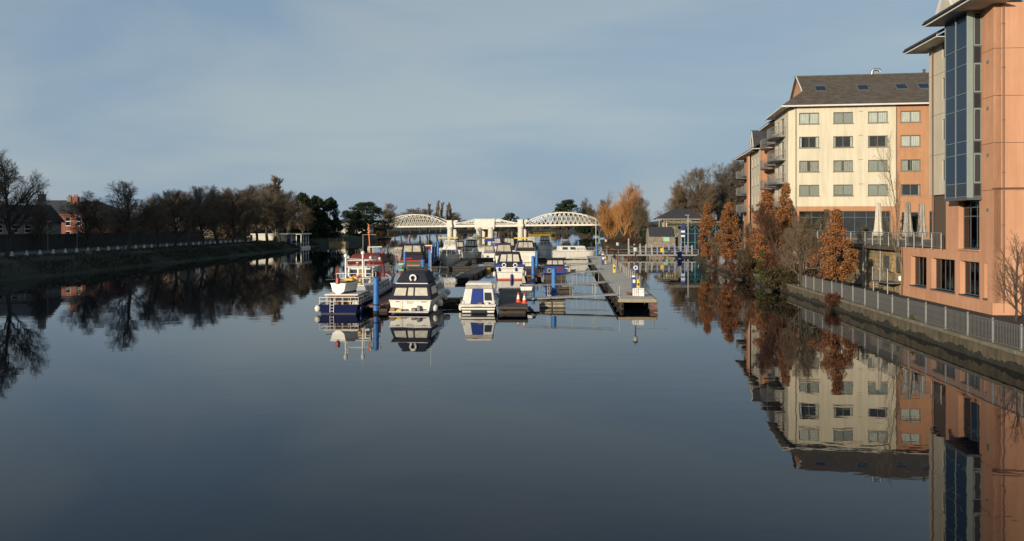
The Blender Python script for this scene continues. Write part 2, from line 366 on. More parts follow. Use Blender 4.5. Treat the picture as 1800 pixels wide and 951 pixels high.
# water: a flat sheet with faint ripples
m = bpy.data.materials.new('river_water'); m.use_nodes = True; t = m.node_tree; b = t.nodes['Principled BSDF']
b.inputs['Base Color'].default_value = (0.003, 0.006, 0.011, 1); b.inputs['Specular Tint'].default_value = (0.80, 0.90, 1.0, 1); b.inputs['Roughness'].default_value = 0.015; b.inputs['IOR'].default_value = 1.333
tcn = N(t, 'ShaderNodeTexCoord'); m1 = N(t, 'ShaderNodeMapping'); m1.inputs['Scale'].default_value = (0.55, 1.0, 1.0)
t.links.new(tcn.outputs['Object'], m1.inputs['Vector'])
na = N(t, 'ShaderNodeTexNoise'); na.inputs['Scale'].default_value = 0.7; na.inputs['Detail'].default_value = 3; na.inputs['Roughness'].default_value = 0.45
nb = N(t, 'ShaderNodeTexNoise'); nb.inputs['Scale'].default_value = 4.0; nb.inputs['Detail'].default_value = 2
nc = N(t, 'ShaderNodeTexNoise'); nc.inputs['Scale'].default_value = 0.05; nc.inputs['Detail'].default_value = 2
for q in (na, nb, nc): t.links.new(m1.outputs['Vector'], q.inputs['Vector'])
ad = N(t, 'ShaderNodeMath', operation='MULTIPLY_ADD'); ad.inputs[1].default_value = 0.07
t.links.new(nb.outputs['Fac'], ad.inputs[0]); t.links.new(na.outputs['Fac'], ad.inputs[2])
pr = N(t, 'ShaderNodeMapRange'); pr.inputs['From Min'].default_value = 0.38; pr.inputs['From Max'].default_value = 0.66; pr.inputs['To Min'].default_value = 0.22; pr.inputs['To Max'].default_value = 0.85; t.links.new(nc.outputs['Fac'], pr.inputs['Value'])
mu = N(t, 'ShaderNodeMath', operation='MULTIPLY'); t.links.new(ad.outputs[0], mu.inputs[0]); t.links.new(pr.outputs['Result'], mu.inputs[1])
bn = N(t, 'ShaderNodeBump'); bn.inputs['Strength'].default_value = 1.0; bn.inputs['Distance'].default_value = 0.009
t.links.new(mu.outputs[0], bn.inputs['Height']); t.links.new(bn.outputs['Normal'], b.inputs['Normal'])
M['river_water'] = m
tag(MB().poly([(-700, -60, 0), (700, -60, 0), (700, 1100, 0), (-700, 1100, 0)]).build('river_water', 'river_water'), kind='structure')
tag(MB().poly([(-3000, -200, -1.2), (3000, -200, -1.2), (3000, 4500, -1.2), (-3000, 4500, -1.2)]).build('river_bed', 'bank_ground'), kind='structure')

def bank(name, xf, sgn, ds, prof, mt, jit=0.35):
    rg = random.Random(3); rings = []
    for D in ds:
        x0 = xf(D) + rg.uniform(-jit, jit)
        rings.append([(x0 + sgn * a, D, z + (rg.uniform(-0.10, 0.10) if 0 < z < 2 else 0)) for a, z in prof])
    mb = MB(); mb.loft(rings, False, False, closed=False)
    if sgn > 0: mb.f = [tuple(reversed(q)) for q in mb.f]
    return tag(mb.build(name, mt, smooth=True), kind='structure')
dl = [-60 + 4 * i for i in range(100)] + [350 + 15 * i for i in range(28)]
bank('left_bank', XL, -1, dl, [(-1.2, -1.0), (-0.2, -0.1), (0.15, 0.25), (1.2, 0.75), (2.6, 1.35), (4.4, 1.9), (5.6, 2.02), (7.5, 2.06), (14, 2.08), (30, 2.12), (120, 2.8), (900, 9)], 'bank_ground')
tag(MB().loft([[(-64.4, D, 2.085), (-70.5, D, 2.11)] for D in range(-60, 240, 10)], False, False, closed=False).build('riverside_road', 'road_grey'), kind='structure')
kb = MB(); kb.loft([[(-64.35, D, 2.0), (-64.2, D, 2.0), (-64.2, D, 2.19), (-64.4, D, 2.19)] for D in range(-60, 240, 10)]); tag(kb.build('road_kerb', 'road_grey'), kind='structure')
# right side: level quay behind a vertical wall, then a natural bank farther upstream
dq = [-60 + 5 * i for i in range(38)]
mb = MB(); mb.loft([[(XR(D) + 0.45, D, 0.84), (XR(D) + 8, D, 0.88), (XR(D) + 60, D, 0.92), (XR(D) + 900, D, 5)] for D in dq], False, False, closed=False)
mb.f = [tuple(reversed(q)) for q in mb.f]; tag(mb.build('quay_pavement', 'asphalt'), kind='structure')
dr = [124 + 4 * i for i in range(60)] + [370 + 15 * i for i in range(27)]
bank('right_bank', XR, 1, dr, [(-1.2, -1.0), (-0.2, -0.1), (0.2, 0.3), (1.0, 0.75), (2.4, 0.95), (8, 1.05), (30, 1.2), (120, 2.5), (900, 9)], 'bank_ground')
rg = random.Random(5)
rings = []
for i in range(60):
    x = -2400 + 4800 * i / 59
    h = 12 + 9 * math.sin(i * 0.37) + 6 * math.sin(i * 0.9 + 1) + rg.uniform(-1, 1)
    rings.append([(x, 740, 0.6), (x, 900, 1.5), (x, 1600, max(3, h * 0.35)), (x, 2300, max(7, h)), (x, 3200, 3)])
mb = MB(); mb.loft(rings, False, False, closed=False); tag(mb.build('far_hills', 'hill', smooth=True), kind='structure')

# ---- quay wall: cast concrete panels with open joints, a coping per panel and a mossy foot
def qpt(D, off=0.0): return Vector((XR(D) + off, D, 0))
qdir = (qpt(120) - qpt(20)).normalized()
RZQ = -math.atan2(qdir.x, qdir.y)
qw = empty('quay_wall', (XR(12), 12, 0), RZQ, 'low mossy concrete quay wall along the right side of the river', 'wall')
pl = 2.35; rg = random.Random(11)
for i in range(48):
    y0 = i * pl; p = MB(); n = 6
    fr = []
    for j in range(n + 1):
        y = y0 + 0.015 + (pl - 0.03) * j / n; bul = rg.uniform(-0.03, 0.03)
        fr.append([(0.02 + bul, y, -0.8), (0.0 + bul, y, 0.12), (0.02 + bul * 0.3, y, 0.68), (0.44, y, 0.68), (0.44, y, -0.8)])
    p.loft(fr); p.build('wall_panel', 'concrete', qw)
    c = MB().box(-0.05 + rg.uniform(-0.01, 0.01), 0.46, y0 + 0.008, y0 + pl - 0.008, 0.682, 0.84 + rg.uniform(-0.008, 0.008)); c.build('coping', 'coping', qw, bevel=0.02)
f = MB(); rings = []
for j in range(640):
    y = j * 0.18; h = 0.20 + 0.16 * rg.random() + 0.09 * math.sin(j * 0.23) + 0.05 * math.sin(j * 0.71); o = 0.05 + 0.10 * rg.random()
    rings.append([(-o, y, -0.3), (-o * 0.7, y, h * 0.5), (0.03, y, h), (0.1, y, h), (0.1, y, -0.3)])
tag(f.loft(rings).build('moss_foot', 'moss', qw, smooth=True), kind='stuff')

# ---- steel fence along the coping: posts, rails and bars, panel by panel
fe = empty('quay_fence', (XR(12), 12, 0.84), RZQ, 'galvanised steel bar fence standing on the quay wall', 'fence')
post = MB().box(-0.03, 0.03, -0.03, 0.03, -0.02, 1.10); po = post.build('post', 'galv', fe, loc=(0.18, 0, 0), bevel=0.006)
bar = MB().box(-0.008, 0.008, -0.014, 0.014, 0.10, 0.98); ba = bar.build('bar', 'galv_dark', fe, loc=(0.18, 0.19, 0))
npan = 24; sp = 2.35
rail = MB().box(-0.02, 0.02, 0.032, sp - 0.032, 0.98, 1.03); ra = rail.build('rail', 'galv_dark', fe, loc=(0.18, 0, 0))
rail2 = MB().box(-0.018, 0.018, 0.032, sp - 0.032, 0.06, 0.10); rb = rail2.build('rail', 'galv_dark', fe, loc=(0.18, 0, 0))
for i in range(npan):
    if i: inst(po.data, 'post', fe, (0.18, i * sp, 0)); inst(ra.data, 'rail', fe, (0.18, i * sp, 0)); inst(rb.data, 'rail', fe, (0.18, i * sp, 0))
    if 8 <= i <= 17:
        for k in range(17):
            if (i, k) == (8, 0): ba.location = (0.18, 8 * sp + 0.16, 0); continue
            inst(ba.data, 'bar', fe, (0.18, i * sp + 0.16 + k * 0.127, 0))
    else:
        q = MB()
        for k in range(17): y = 0.16 + k * 0.127; q.box(-0.008, 0.008, y - 0.014, y + 0.014, 0.10, 0.98)
        tag(q.build('bar_panel', 'galv_dark', fe, loc=(0.18, i * sp, 0)), kind='stuff')
inst(po.data, 'post', fe, (0.18, npan * sp, 0))
# solid grey fence boards farther along, between the bushes
fb = empty('grey_panel_fence', (XR(96), 96, 0.84), RZQ, 'grey sheet panel fence on the quay beyond the bushes', 'fence')
for i in range(9):
    if i in (3, 6): continue
    MB().box(0.14, 0.18, i * 2.3 + 0.04, i * 2.3 + 2.22, 0.05, 1.0).build('panel', 'grey_paint', fb)
    MB().box(0.12, 0.20, i * 2.3 - 0.035, i * 2.3 + 0.035, -0.02, 1.08).build('post', 'galv', fb)

# ================================================================== ORANGE BUILDING (right foreground)
ob = empty('orange_building', (27.57, 46.0, 0.0), RZQ, 'tall orange rendered building with a projecting blue glass bay at the right edge', 'building')
RN, RU = (-1, 0, 0), (0, 1, 0)           # river face: normal -x, runs back along +y
FN, FU = (0, -1, 0), (1, 0, 0)           # front face: normal -y, runs right along +x
low = [(0.75, 1.1, 1.73, 3.8), (1.7, 4.2, 1.73, 3.8), (4.9, 8.4, 1.73, 3.8), (9.2, 11.9, 1.73, 3.8)]
mb = MB(); wall(mb, (0, 0, 0), RU, RN, 0.0, 13.7, 0.6, 4.42, low, 0.42); mb.build('lower_wall', 'orange_render', ob)
mb = MB(); wall(mb, (0, 0, 0), FU, FN, 0.003, 14, 0.6, 4.418, [], 0.40); mb.build('lower_wall', 'orange_render', ob); wall(MB(), (0, 13.7, 0), FU, (0, 1, 0), 0.003, 14, 0.6, 4.40, [], 0.40).build('lower_wall', 'orange_render', ob)
MB().box(-0.10, 0.0, -0.10, 13.75, 0.6, 1.55).build('plinth', 'orange_render', ob, bevel=0.02)
MB().box(0.002, 14, -0.10, 0.0, 0.6, 1.55).build('plinth', 'orange_render', ob, bevel=0.02)
for (a, b, c, d), n in zip(low, (1, 4, 5, 4)):
    window(ob, (0, 0, 0), RU, RN, a, b, c, d, 0.30, 0.07, n, 1, 'frame_grey', 'glass', None, sill='frame_grey', rowz=None)
# tall part, storey panels with shadow-gap joints; the core behind the joints is dark
JZ = [4.42, 8.03, 10.73, 13.42, 16.13, 18.75]
MB().box(0.42, 13.6, 0.42, 9.0, 4.43, 18.7).build('core', 'joint', ob)
tallw = (1.7, 4.4, 4.54, 7.55)
for i in range(5):
    z0, z1 = JZ[i] + (0.012 if i else 0.003), JZ[i + 1] - 0.012
    mb = MB(); wall(mb, (0, 0, 0), RU, RN, 0.0, 6.2, z0, z1, [tallw] if i == 0 else [], 0.40); mb.build('wall_panel', 'orange_render', ob)
    for k, (a, b) in enumerate(((0.003, 5.0), (5.02, 10.0), (10.02, 14.0))):
        mb = MB(); wall(mb, (0, 0, 0), FU, FN, a, b, z0, z1, [], 0.38); mb.build('wall_panel', 'orange_render', ob)
window(ob, (0, 0, 0), RU, RN, *tallw, 0.30, 0.07, 3, 3, 'frame_grey', 'glass', None, sill='orange_render', rowz=[4.61, 6.55, 7.1, 7.48])
for z in (6.2, 9.4, 12.1, 14.8):
    MB().box(2.6, 2.85, -.03, -.002, z, z + .25).build('vent', 'galv_dark', ob)
    MB().box(-.03, -.002, .55, .8, z + .6, z + .78).build('vent', 'frame_olive', ob)
for z in (3, 6, 9, 12, 15, 17.5): MB().box(.43, .57, -.1, -.002, z, z + .05).build('pipe_clip', 'pipe_brown', ob)
MB().tube([(0.5, -0.06, 1.0), (0.5, -0.06, 18.6)], 0.05, 8).build('downpipe', 'pipe_brown', ob, smooth=True)
MB().tube([(-0.06, 0.02, 8.12), (0.0, -0.08, 8.12), (6, -0.08, 8.16)], 0.04, 6).build('pipe_run', 'pipe_brown', ob, smooth=True)
# recessed grey-cream section beyond the bay, deep orange below it
for i in range(1, 5):
    z0, z1 = JZ[i] + 0.012, JZ[i + 1] - 0.012
    mb = MB(); wall(mb, (0.25, 0, 0), RU, RN, 6.22, 9.4, z0, z1, [(6.5, 7.3, z0 + 0.9, z1 - 0.4)], 0.2); mb.build('wall_panel', 'stone_cream', ob)
    window(ob, (0.25, 0, 0), RU, RN, 6.5, 7.3, z0 + 0.9, z1 - 0.4, 0.06, 0.05, 1, 1, 'frame_olive', 'glass_dark', None, sill=None)
mb = MB(); wall(mb, (0.26, 9.4, 0), (-1, 0, 0), (0, 1, 0), -13, -0.01, 8.04, 18.7, [], 0.2); mb.build('end_wall', 'stone_cream', ob)
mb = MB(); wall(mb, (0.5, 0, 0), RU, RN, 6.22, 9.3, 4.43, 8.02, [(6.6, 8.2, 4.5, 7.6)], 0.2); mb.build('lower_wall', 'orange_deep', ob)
window(ob, (0.5, 0, 0), RU, RN, 6.6, 8.2, 4.5, 7.6, 0.1, 0.06, 2, 3, 'frame_grey', 'glass_dark', None, sill=None)
MB().tube([(0.15, 8.6, 4.5), (0.15, 8.6, 17.6), (0.05, 8.2, 18.1), (-0.3, 7.4, 18.2)], 0.045, 8).build('downpipe', 'pipe_brown', ob, smooth=True)
# glass bay
bay = MB().box(-0.78, -0.003, 1.42, 4.40, 7.62, 18.66).build('bay', 'frame_grey', ob)
BZ = [7.7, 8.5, 10.24, 11.0, 12.9, 13.85, 15.56, 16.6, 18.6]
for i in range(8):
    for k in range(2):
        y0 = 1.50 + k * 1.44; g = MB()
        g.hexa([(-0.795, y0 + 0.02, BZ[i] + 0.02), (-0.795, y0 + 1.42, BZ[i] + 0.02), (-0.795, y0 + 1.42, BZ[i + 1] - 0.02), (-0.795, y0 + 0.02, BZ[i + 1] - 0.02)],
               [(-0.783, y0 + 0.02, BZ[i] + 0.02), (-0.783, y0 + 1.42, BZ[i] + 0.02), (-0.783, y0 + 1.42, BZ[i + 1] - 0.02), (-0.783, y0 + 0.02, BZ[i + 1] - 0.02)])
        g.build('pane', 'glass_dark' if i == 0 else 'glass_blue', bay)
    MB().box(-0.83, -0.7965, 1.45, 4.40, BZ[i] - 0.018, BZ[i] + 0.018).build('transom', 'frame_green', bay)
    a = -0.46; g = MB().box(a + 0.04, -0.08, 1.402, 1.414, BZ[i] + 0.06, BZ[i + 1] - 0.06)
    g.build('pane' if i % 2 else 'spandrel', 'glass_boat' if i % 2 else 'panel_black', bay)
    if i % 2:
        fr = MB(); z0, z1 = BZ[i], BZ[i + 1]
        fr.box(a, a + 0.05, 1.37, 1.401, z0, z1); fr.box(-0.08, -0.03, 1.37, 1.401, z0, z1); fr.box(a + 0.05, -0.08, 1.37, 1.401, z0, z0 + 0.07); fr.box(a + 0.05, -0.08, 1.37, 1.401, z1 - 0.07, z1)
        fr.build('frame', 'frame_green', bay)
MB().box(-0.84, -0.50, 1.355, 1.425, 7.62, 18.66).build('corner_post', 'frame_green', bay, bevel=0.01)
for y in (1.452, 2.93, 4.37): MB().box(-0.835, -0.7962, y - 0.022, y + 0.022, 7.64, 18.64).build('mullion', 'frame_green', bay)
MB().box(-0.86, -0.005, 1.34, 4.43, 7.50, 7.615).build('bay_foot', 'frame_grey', bay)
# roofs: deep overhanging eaves with pale soffits
def shed(root, x0, y0, y1, z, x1, rise, name='roof'):
    s = rise / (x1 - x0)
    MB().hexa([(x0, y0, z + 0.18), (x1, y0, z + 0.18 + rise), (x1, y1, z + 0.18 + rise), (x0, y1, z + 0.18)],
              [(x0, y0, z + 0.32), (x1, y0, z + 0.32 + rise), (x1, y1, z + 0.32 + rise), (x0, y1, z + 0.32)]).build(name, 'roof_dark', root)
    e = MB(); e.box(x0 + 0.05, 0.6, y0 + 0.04, y1 - 0.04, z, z + 0.05); e.build('soffit', 'soffit', root)
    e = MB(); e.box(x0 + 0.012, x0 + 0.048, y0, y1, z - 0.01, z + 0.178); e.build('fascia', 'soffit', root)
    g = MB(); g.tube([(x0 - 0.05, y0, z + 0.15), (x0 - 0.05, y1, z + 0.15)], 0.06, 8); g.build('gutter', 'steel_black', root)
    gm = MB(); gm.hexa([(x0 + 0.05, y0 + 0.01, z + 0.0), (x1, y0 + 0.01, z + 0.0), (x1, y0 + 0.01, z + 0.17 + rise), (x0 + 0.05, y0 + 0.01, z + 0.17)],
                       [(x0 + 0.05, y0 + 0.06, z + 0.0), (x1, y0 + 0.06, z + 0.0), (x1, y0 + 0.06, z + 0.17 + rise), (x0 + 0.05, y0 + 0.06, z + 0.17)])
    return gm
shed(ob, -1.75, -1.0, 5.3, 18.68, 7, 4.6)
shed(ob, -0.95, 5.32, 10.6, 18.05, 7, 4.2)
gd = MB(); gd.loft([[(-0.7, 3.5, 19.4), (-0.7, 4.6, 20.7), (-0.7, 5.7, 19.4)], [(3.5, 3.5, 19.4), (3.5, 4.6, 20.7), (3.5, 5.7, 19.4)]]); gd.build('dormer', 'stone_cream', ob)
for s in (-1, 1): MB().beam((-0.8, 4.6 + s * 1.3, 19.3), (-0.8, 4.6 + s * 0.05, 20.85), 0.12, 0.14).build('bargeboard', 'soffit', ob)

# ---- terrace beside it: slab on a stone wall, railing, stair, umbrellas, planting
te = empty('terrace', (27.57, 46.0, 0.0), RZQ, 'raised cafe terrace with steel railing above a yellow stone wall', 'terrace')
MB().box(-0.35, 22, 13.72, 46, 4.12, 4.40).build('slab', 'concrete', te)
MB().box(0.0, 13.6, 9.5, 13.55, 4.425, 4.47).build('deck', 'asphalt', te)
louv = [(14.4, 15.9, 2.35, 3.6), (17.0, 18.6, 2.35, 3.6)]
mb = MB(); wall(mb, (0.35, 0, 0), RU, RN, 13.72, 28.0, 0.6, 4.11, louv, 0.25); mb.build('stone_wall', 'stone_yellow', te)
rg = random.Random(4)
for row in range(9):                     # rubble courses proud of the wall face
    z = 0.95 + row * 0.35; y = 13.8
    while y < 27.5:
        L = rg.uniform(0.3, 0.75)
        if not any(a - L - 0.05 < y < b + 0.05 and c - 0.4 < z < d + 0.05 for a, b, c, d in louv):
            MB().box(0.30 - rg.uniform(0, 0.04), 0.349, y, y + L - 0.03, z, z + 0.31 + rg.uniform(-0.03, 0.02)).build('stone', 'stone_yellow' if rg.random() < 0.75 else 'stone_grey', te)
        y += L
for a, b, c, d in louv:
    lv = MB().box(0.50, 0.52, a, b, c, d).build('louvre', 'steel_black', te)
    for k in range(8):
        z = c + 0.08 + k * (d - c - 0.1) / 8
        MB().hexa([(0.36, a + 0.03, z), (0.36, b - 0.03, z), (0.48, b - 0.03, z + 0.1), (0.48, a + 0.03, z + 0.1)], [(0.36, a + 0.03, z + 0.02), (0.36, b - 0.03, z + 0.02), (0.48, b - 0.03, z + 0.12), (0.48, a + 0.03, z + 0.12)]).build('slat', 'galv_dark', lv)
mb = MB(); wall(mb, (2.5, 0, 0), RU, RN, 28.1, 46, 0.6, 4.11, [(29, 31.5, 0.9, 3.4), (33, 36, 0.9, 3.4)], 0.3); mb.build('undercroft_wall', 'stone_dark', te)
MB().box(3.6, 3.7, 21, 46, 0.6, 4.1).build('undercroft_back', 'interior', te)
for y in (21.0, 21.6, 34, 40): MB().tube([(-0.12, y, 0.7), (-0.12, y, 4.12)], 0.075, 10).build('column', 'galv', te, smooth=True)
for y in (15.8, 20.6): MB().tube([(0.22, y - 2.0, 0.8), (0.22, y - 2.0, 4.1)], 0.04, 6).build('downpipe', 'galv', te, smooth=True)
def railing(root, p0, p1, z, nseg, h=1.05, mt='galv', fill='galv_dark', gap=0.11):
    p0 = Vector(p0); p1 = Vector(p1); d = (p1 - p0); L = d.length
    ro = MB().tube([(p0.x, p0.y, z + h), (p1.x, p1.y, z + h)], 0.03, 8).build('handrail', mt, root, smooth=True)
    MB().tube([(p0.x, p0.y, z + 0.12), (p1.x, p1.y, z + 0.12)], 0.016, 6).build('bottom_rail', mt, root)
    MB().tube([(p0.x, p0.y, z + h - 0.14), (p1.x, p1.y, z + h - 0.14)], 0.014, 6).build('mid_rail', mt, root)
    for i in range(nseg + 1):
        q = p0 + d * i / nseg; MB().tube([(q.x, q.y, z - 0.02), (q.x, q.y, z + h - 0.03)], 0.028, 8).build('post', mt, root, smooth=True)
    for i in range(nseg):
        a = p0 + d * (i + 0.06) / nseg; b = p0 + d * (i + 0.94) / nseg; g = MB(); n = max(3, int((b - a).length / gap))
        for k in range(n + 1):
            q = a + (b - a) * k / n; g.tube([(q.x, q.y, z + 0.12), (q.x, q.y, z + h - 0.14)], 0.008, 4, cap=False)
        tag(g.build('infill', fill, root), kind='stuff')
railing(te, (-0.25, 6.3, 0), (-0.25, 13.6, 0), 4.44, 5)
railing(te, (-0.25, 13.75, 0), (-0.25, 22.5, 0), 4.40, 5)
railing(te, (-0.20, 22.5, 0), (-0.20, 45, 0), 4.40, 11)
st = empty('steel_stair', (27.57, 46.0, 0.0), RZQ, 'small galvanised steel stair platform in front of the stone wall', 'stair')
MB().box(-0.9, 0.28, 14.0, 17.2, 1.62, 1.70).build('platform', 'galv_dark', st)
for i in range(4): MB().box(-0.85, 0.2, 17.25 + i * 0.28, 17.5 + i * 0.28, 1.42 - i * 0.2, 1.46 - i * 0.2).build('tread', 'galv_dark', st)
for y in (14.1, 17.1): MB().tube([(-0.82, y, 0.7), (-0.82, y, 1.62)], 0.04, 6).build('leg', 'galv', st)
railing(st, (-0.86, 14.0, 0), (-0.86, 17.2, 0), 1.70, 2)
b_ = MB().lathe([(0.02, -0.2), (0.2, -0.17), (0.24, 0), (0.2, 0.17), (0.02, 0.2)], 12, (0.1, 13.9, 2.05)); tag(b_.build('wall_lamp', 'white_paint', smooth=True), 'round white globe lamp at the end of the orange wall', 'lamp')
bpy.data.objects['wall_lamp'].location = (27.57, 46.0, 0.0); bpy.data.objects['wall_lamp'].rotation_euler = (0, 0, RZQ)
def umbrella(X, Y, h, mt, label):
    u = empty('folded_umbrella', (X, Y, 4.41), 0, label, 'umbrella', 'folded umbrellas on the cafe terrace')
    MB().tube([(0, 0, 0.05), (0, 0, h)], 0.035, 8).build('pole', 'wood_pale', u)
    MB().lathe([(0.34, 0), (0.34, 0.07), (0.05, 0.1)], 12).build('base', 'galv_dark', u)
    rg = random.Random(int(X * 10)); ph = rg.uniform(0, 6)
    wob = lambda j, k: 1 + (0.22 if j % 2 else -0.18) * min(1, k / 2) + 0.06 * math.sin(j * 2.1 + k + ph)
    MB().lathe([(0.03, h), (0.16, h - 0.04), (0.19, h * 0.85), (0.22, h * 0.62), (0.27, h * 0.38), (0.36, h * 0.24), (0.30, h * 0.2), (0.16, h * 0.21), (0.05, h * 0.3)], 16, wob=wob).build('canopy', mt, u, smooth=True)
    MB().torus((0, 0, h * 0.45), 0.27, 0.018, 'z').build('strap', mt, u)
umbrella(px(1544, 68), 68, 3.5, 'umbrella_canvas', 'pale folded umbrella on the terrace, leftmost and brightest of three')
umbrella(px(1596, 64), 64, 3.45, 'umbrella_grey', 'middle one of three folded umbrellas on the terrace, before the evergreen shrub')
umbrella(px(1622.5, 64), 64.2, 3.35, 'umbrella_grey', 'folded umbrella on the terrace nearest the orange building')

# ================================================================== CREAM APARTMENT BLOCK
RZC = -math.atan(0.15)
cb = empty('cream_apartment_block', (33.26, 94.0, 0.0), RZC, 'five storey cream and orange apartment block with dark tiled roof and balconies', 'building')
rows = [(9.43, 10.72), (12.24, 13.54), (15.05, 16.34), (17.83, 19.13)]
colsW = [(0.32, 2.55), (4.13, 6.3), (7.95, 10.1), (11.5, 13.65), (16.0, 18.2)]
cream_ops = [(a, b, c, d) for a, b in colsW[:3] for c, d in rows]; or_ops = [(a, b, c, d) for a, b in colsW[3:] for c, d in rows]
mb = MB(); wall(mb, (0, 0, 0), FU, FN, 0, 10.98, 8.2, 19.95, cream_ops, 0.2); mb.build('front_wall', 'cream_render', cb)
mb = MB(); wall(mb, (0, 0, 0), FU, FN, 11.0, 26, 8.2, 19.95, or_ops, 0.2); mb.build('front_wall', 'orange_deep', cb)
g_ops = [(0.3, 3.2, 5.0, 7.66), (3.9, 10.4, 4.45, 7.66), (11.6, 13.4, 4.45, 7.5), (14.6, 17.6, 4.45, 7.6)]
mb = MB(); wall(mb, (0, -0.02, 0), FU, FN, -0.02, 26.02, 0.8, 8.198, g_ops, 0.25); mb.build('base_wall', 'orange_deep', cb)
mb = MB(); wall(mb, (-0.75, 0.9, 0), Vector((0.75, -0.9, 0)).normalized(), Vector((-0.9, -0.75, 0)).normalized(), 0, 1.165, 0.8, 19.95, [], 0.15); mb.build('corner_wall', 'cream_render', cb)
looks = {(0, 3): ('curtain', 'curtain_white', 0), (1, 3): ('blind', 'blind_grey', 0), (2, 3): ('curtain', 'curtain_white', 0), (3, 3): ('curtain', 'curtain_white', 0),
         (0, 2): ('curtain', 'curtain_white', .7), (1, 2): ('curtain', 'curtain_white', .75), (2, 2): ('curtain', 'curtain_dim', .8), (3, 2): ('curtain', 'curtain_white', 0),
         (0, 1): ('curtain', 'curtain_dim', 0.12), (1, 1): ('curtain', 'curtain_dim', 0.1), (2, 1): ('blind', 'blind_grey', 0), (3, 1): ('curtain', 'curtain_dim', .2),
         (0, 0): ('blind', 'blind_grey', 0), (1, 0): ('blind', 'blind_grey', .1), (2, 0): ('blind', 'blind_grey', 0), (3, 0): ('curtain', 'curtain_dim', .8)}
for i, (a, b) in enumerate(colsW):
    for j, (c, d) in enumerate(rows):
        k, cm, om = looks.get((i, j), ('blind', 'blind_grey', 0))
        window(cb, (0, 0, 0), FU, FN, a, b, c, d, 0.10, 0.07, 2, 1, 'frame_olive', 'glass', k, cm, 'sill', om)
for a, b, c, d in g_ops:
    window(cb, (0, -0.02, 0), FU, FN, a, b, c, d, 0.14, 0.09, max(2, int((b - a) / 1.1)), 2, 'frame_grey', 'glass', None, sill=None, rowz=[c + 0.09, d - 0.75, d - 0.09])
for x in (-0.08, 11.0): MB().tube([(x, -0.08, 4.4), (x, -0.08, 19.8)], 0.045, 8).build('downpipe', 'pipe_brown' if x > 5 else 'sill', cb, smooth=True)
for c, d in rows:
    for xo in (6.95, 7.2): MB().box(xo, xo + 0.13, -0.04, 0, d + 0.02, d + 0.11).build('vent', 'sill', cb)
# river side, four sections stepping back from the camera
def balcony(y0, y1, x, z, out, mt='galv_dark'):
    yc, hl = (y0 + y1) / 2, (y1 - y0) / 2; n = 14
    arc = [(x - out * max(0.0, math.sin(math.pi * i / n)) ** 0.6, yc - hl * math.cos(math.pi * i / n)) for i in range(n + 1)]
    bo = MB().prism(arc + [(x + 0.02, y1), (x + 0.02, y0)], z - 0.22, z).build('balcony', 'galv_dark', cb)
    MB().tube([(p[0], p[1], z + 1.05) for p in arc], 0.03, 6).build('handrail', 'galv', bo)
    pn = MB()
    for i in range(len(arc) - 1):
        for k in range(4):
            f = k / 4; q = (arc[i][0] * (1 - f) + arc[i + 1][0] * f, arc[i][1] * (1 - f) + arc[i + 1][1] * f)
            pn.tube([(q[0], q[1], z), (q[0], q[1], z + 1.05)], 0.014, 4, cap=False)
    tag(pn.build('balusters', 'galv_dark', bo), kind='stuff')
    MB().tube([(p[0], p[1], z + 0.55) for p in arc], 0.016, 4).build('mid_rail', 'galv', bo)
FL = [8.4, 11.23, 14.06, 16.89]
def section(x, y0, y1, zt, mt, doors, base='orange_deep', small=(), nfl=4):
    ops = []
    for z in FL[:nfl]:
        for a, b in doors: ops.append((a, b, z + 0.02, z + 2.15))
        for a, b in small: ops.append((a, b, z + 0.7, z + 2.05))
    ops = [o for o in ops if o[3] < zt - 0.1]
    mb = MB(); wall(mb, (x, 0, 0), RU, RN, y0, y1, 8.2, zt, ops, 0.2); mb.build('side_wall', mt, cb)
    mb = MB(); wall(mb, (x - 0.02, 0, 0), RU, RN, y0, y1, 0.8, 8.198, [], 0.2); mb.build('base_wall', base, cb)
    for o in ops: window(cb, (x, 0, 0), RU, RN, *o, 0.08, 0.06, 2 if o[1] - o[0] > 1.3 else 1, 1, 'frame_olive', 'glass_boat', None, sill=None if o[3] - o[2] > 1.8 else 'sill')
section(-0.75, 0.9, 10.0, 19.95, 'cream_render', [(3.6, 5.6)], small=[(7.2, 8.4)])
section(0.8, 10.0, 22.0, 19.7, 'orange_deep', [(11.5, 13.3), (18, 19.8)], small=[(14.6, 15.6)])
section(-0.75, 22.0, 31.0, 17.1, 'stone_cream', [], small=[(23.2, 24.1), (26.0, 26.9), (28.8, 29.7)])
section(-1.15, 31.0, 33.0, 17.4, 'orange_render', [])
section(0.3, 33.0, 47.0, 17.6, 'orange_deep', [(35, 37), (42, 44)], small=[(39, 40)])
for (x, ya, yb) in ((-0.75, 10.0, 0), (0.8, 22.0, 1), (-0.75, 31.0, 0), (0.3, 47.0, 0)): pass
for x0, x1, y in ((-0.75, 0.8, 10.0), (-0.75, 0.8, 22.0), (-1.15, 0.3, 33.0)):
    s = 1 if y == 10.0 or y == 33.0 else -1
    mb = MB(); wall(mb, (0, y, 0), FU, (0, s, 0), x0 + 0.01, x1, 0.82, 17.0, [], 0.15); mb.build('return_wall', 'orange_deep' if s < 0 else 'cream_render', cb)
mb = MB(); wall(mb, (0, 47, 0), FU, (0, 1, 0), 0.3, 12, 0.82, 17.5, [], 0.2); mb.build('end_wall', 'orange_deep', cb)
for z in FL:
    balcony(2.6, 8.9, -0.77, z, 1.5)
    balcony(10.8, 15.9, 0.78, z, 1.9); balcony(17.0, 21.6, 0.78, z, 1.9)
    if z < 16: balcony(34, 39.6, 0.28, z, 1.7); balcony(41, 46.4, 0.28, z, 1.7)
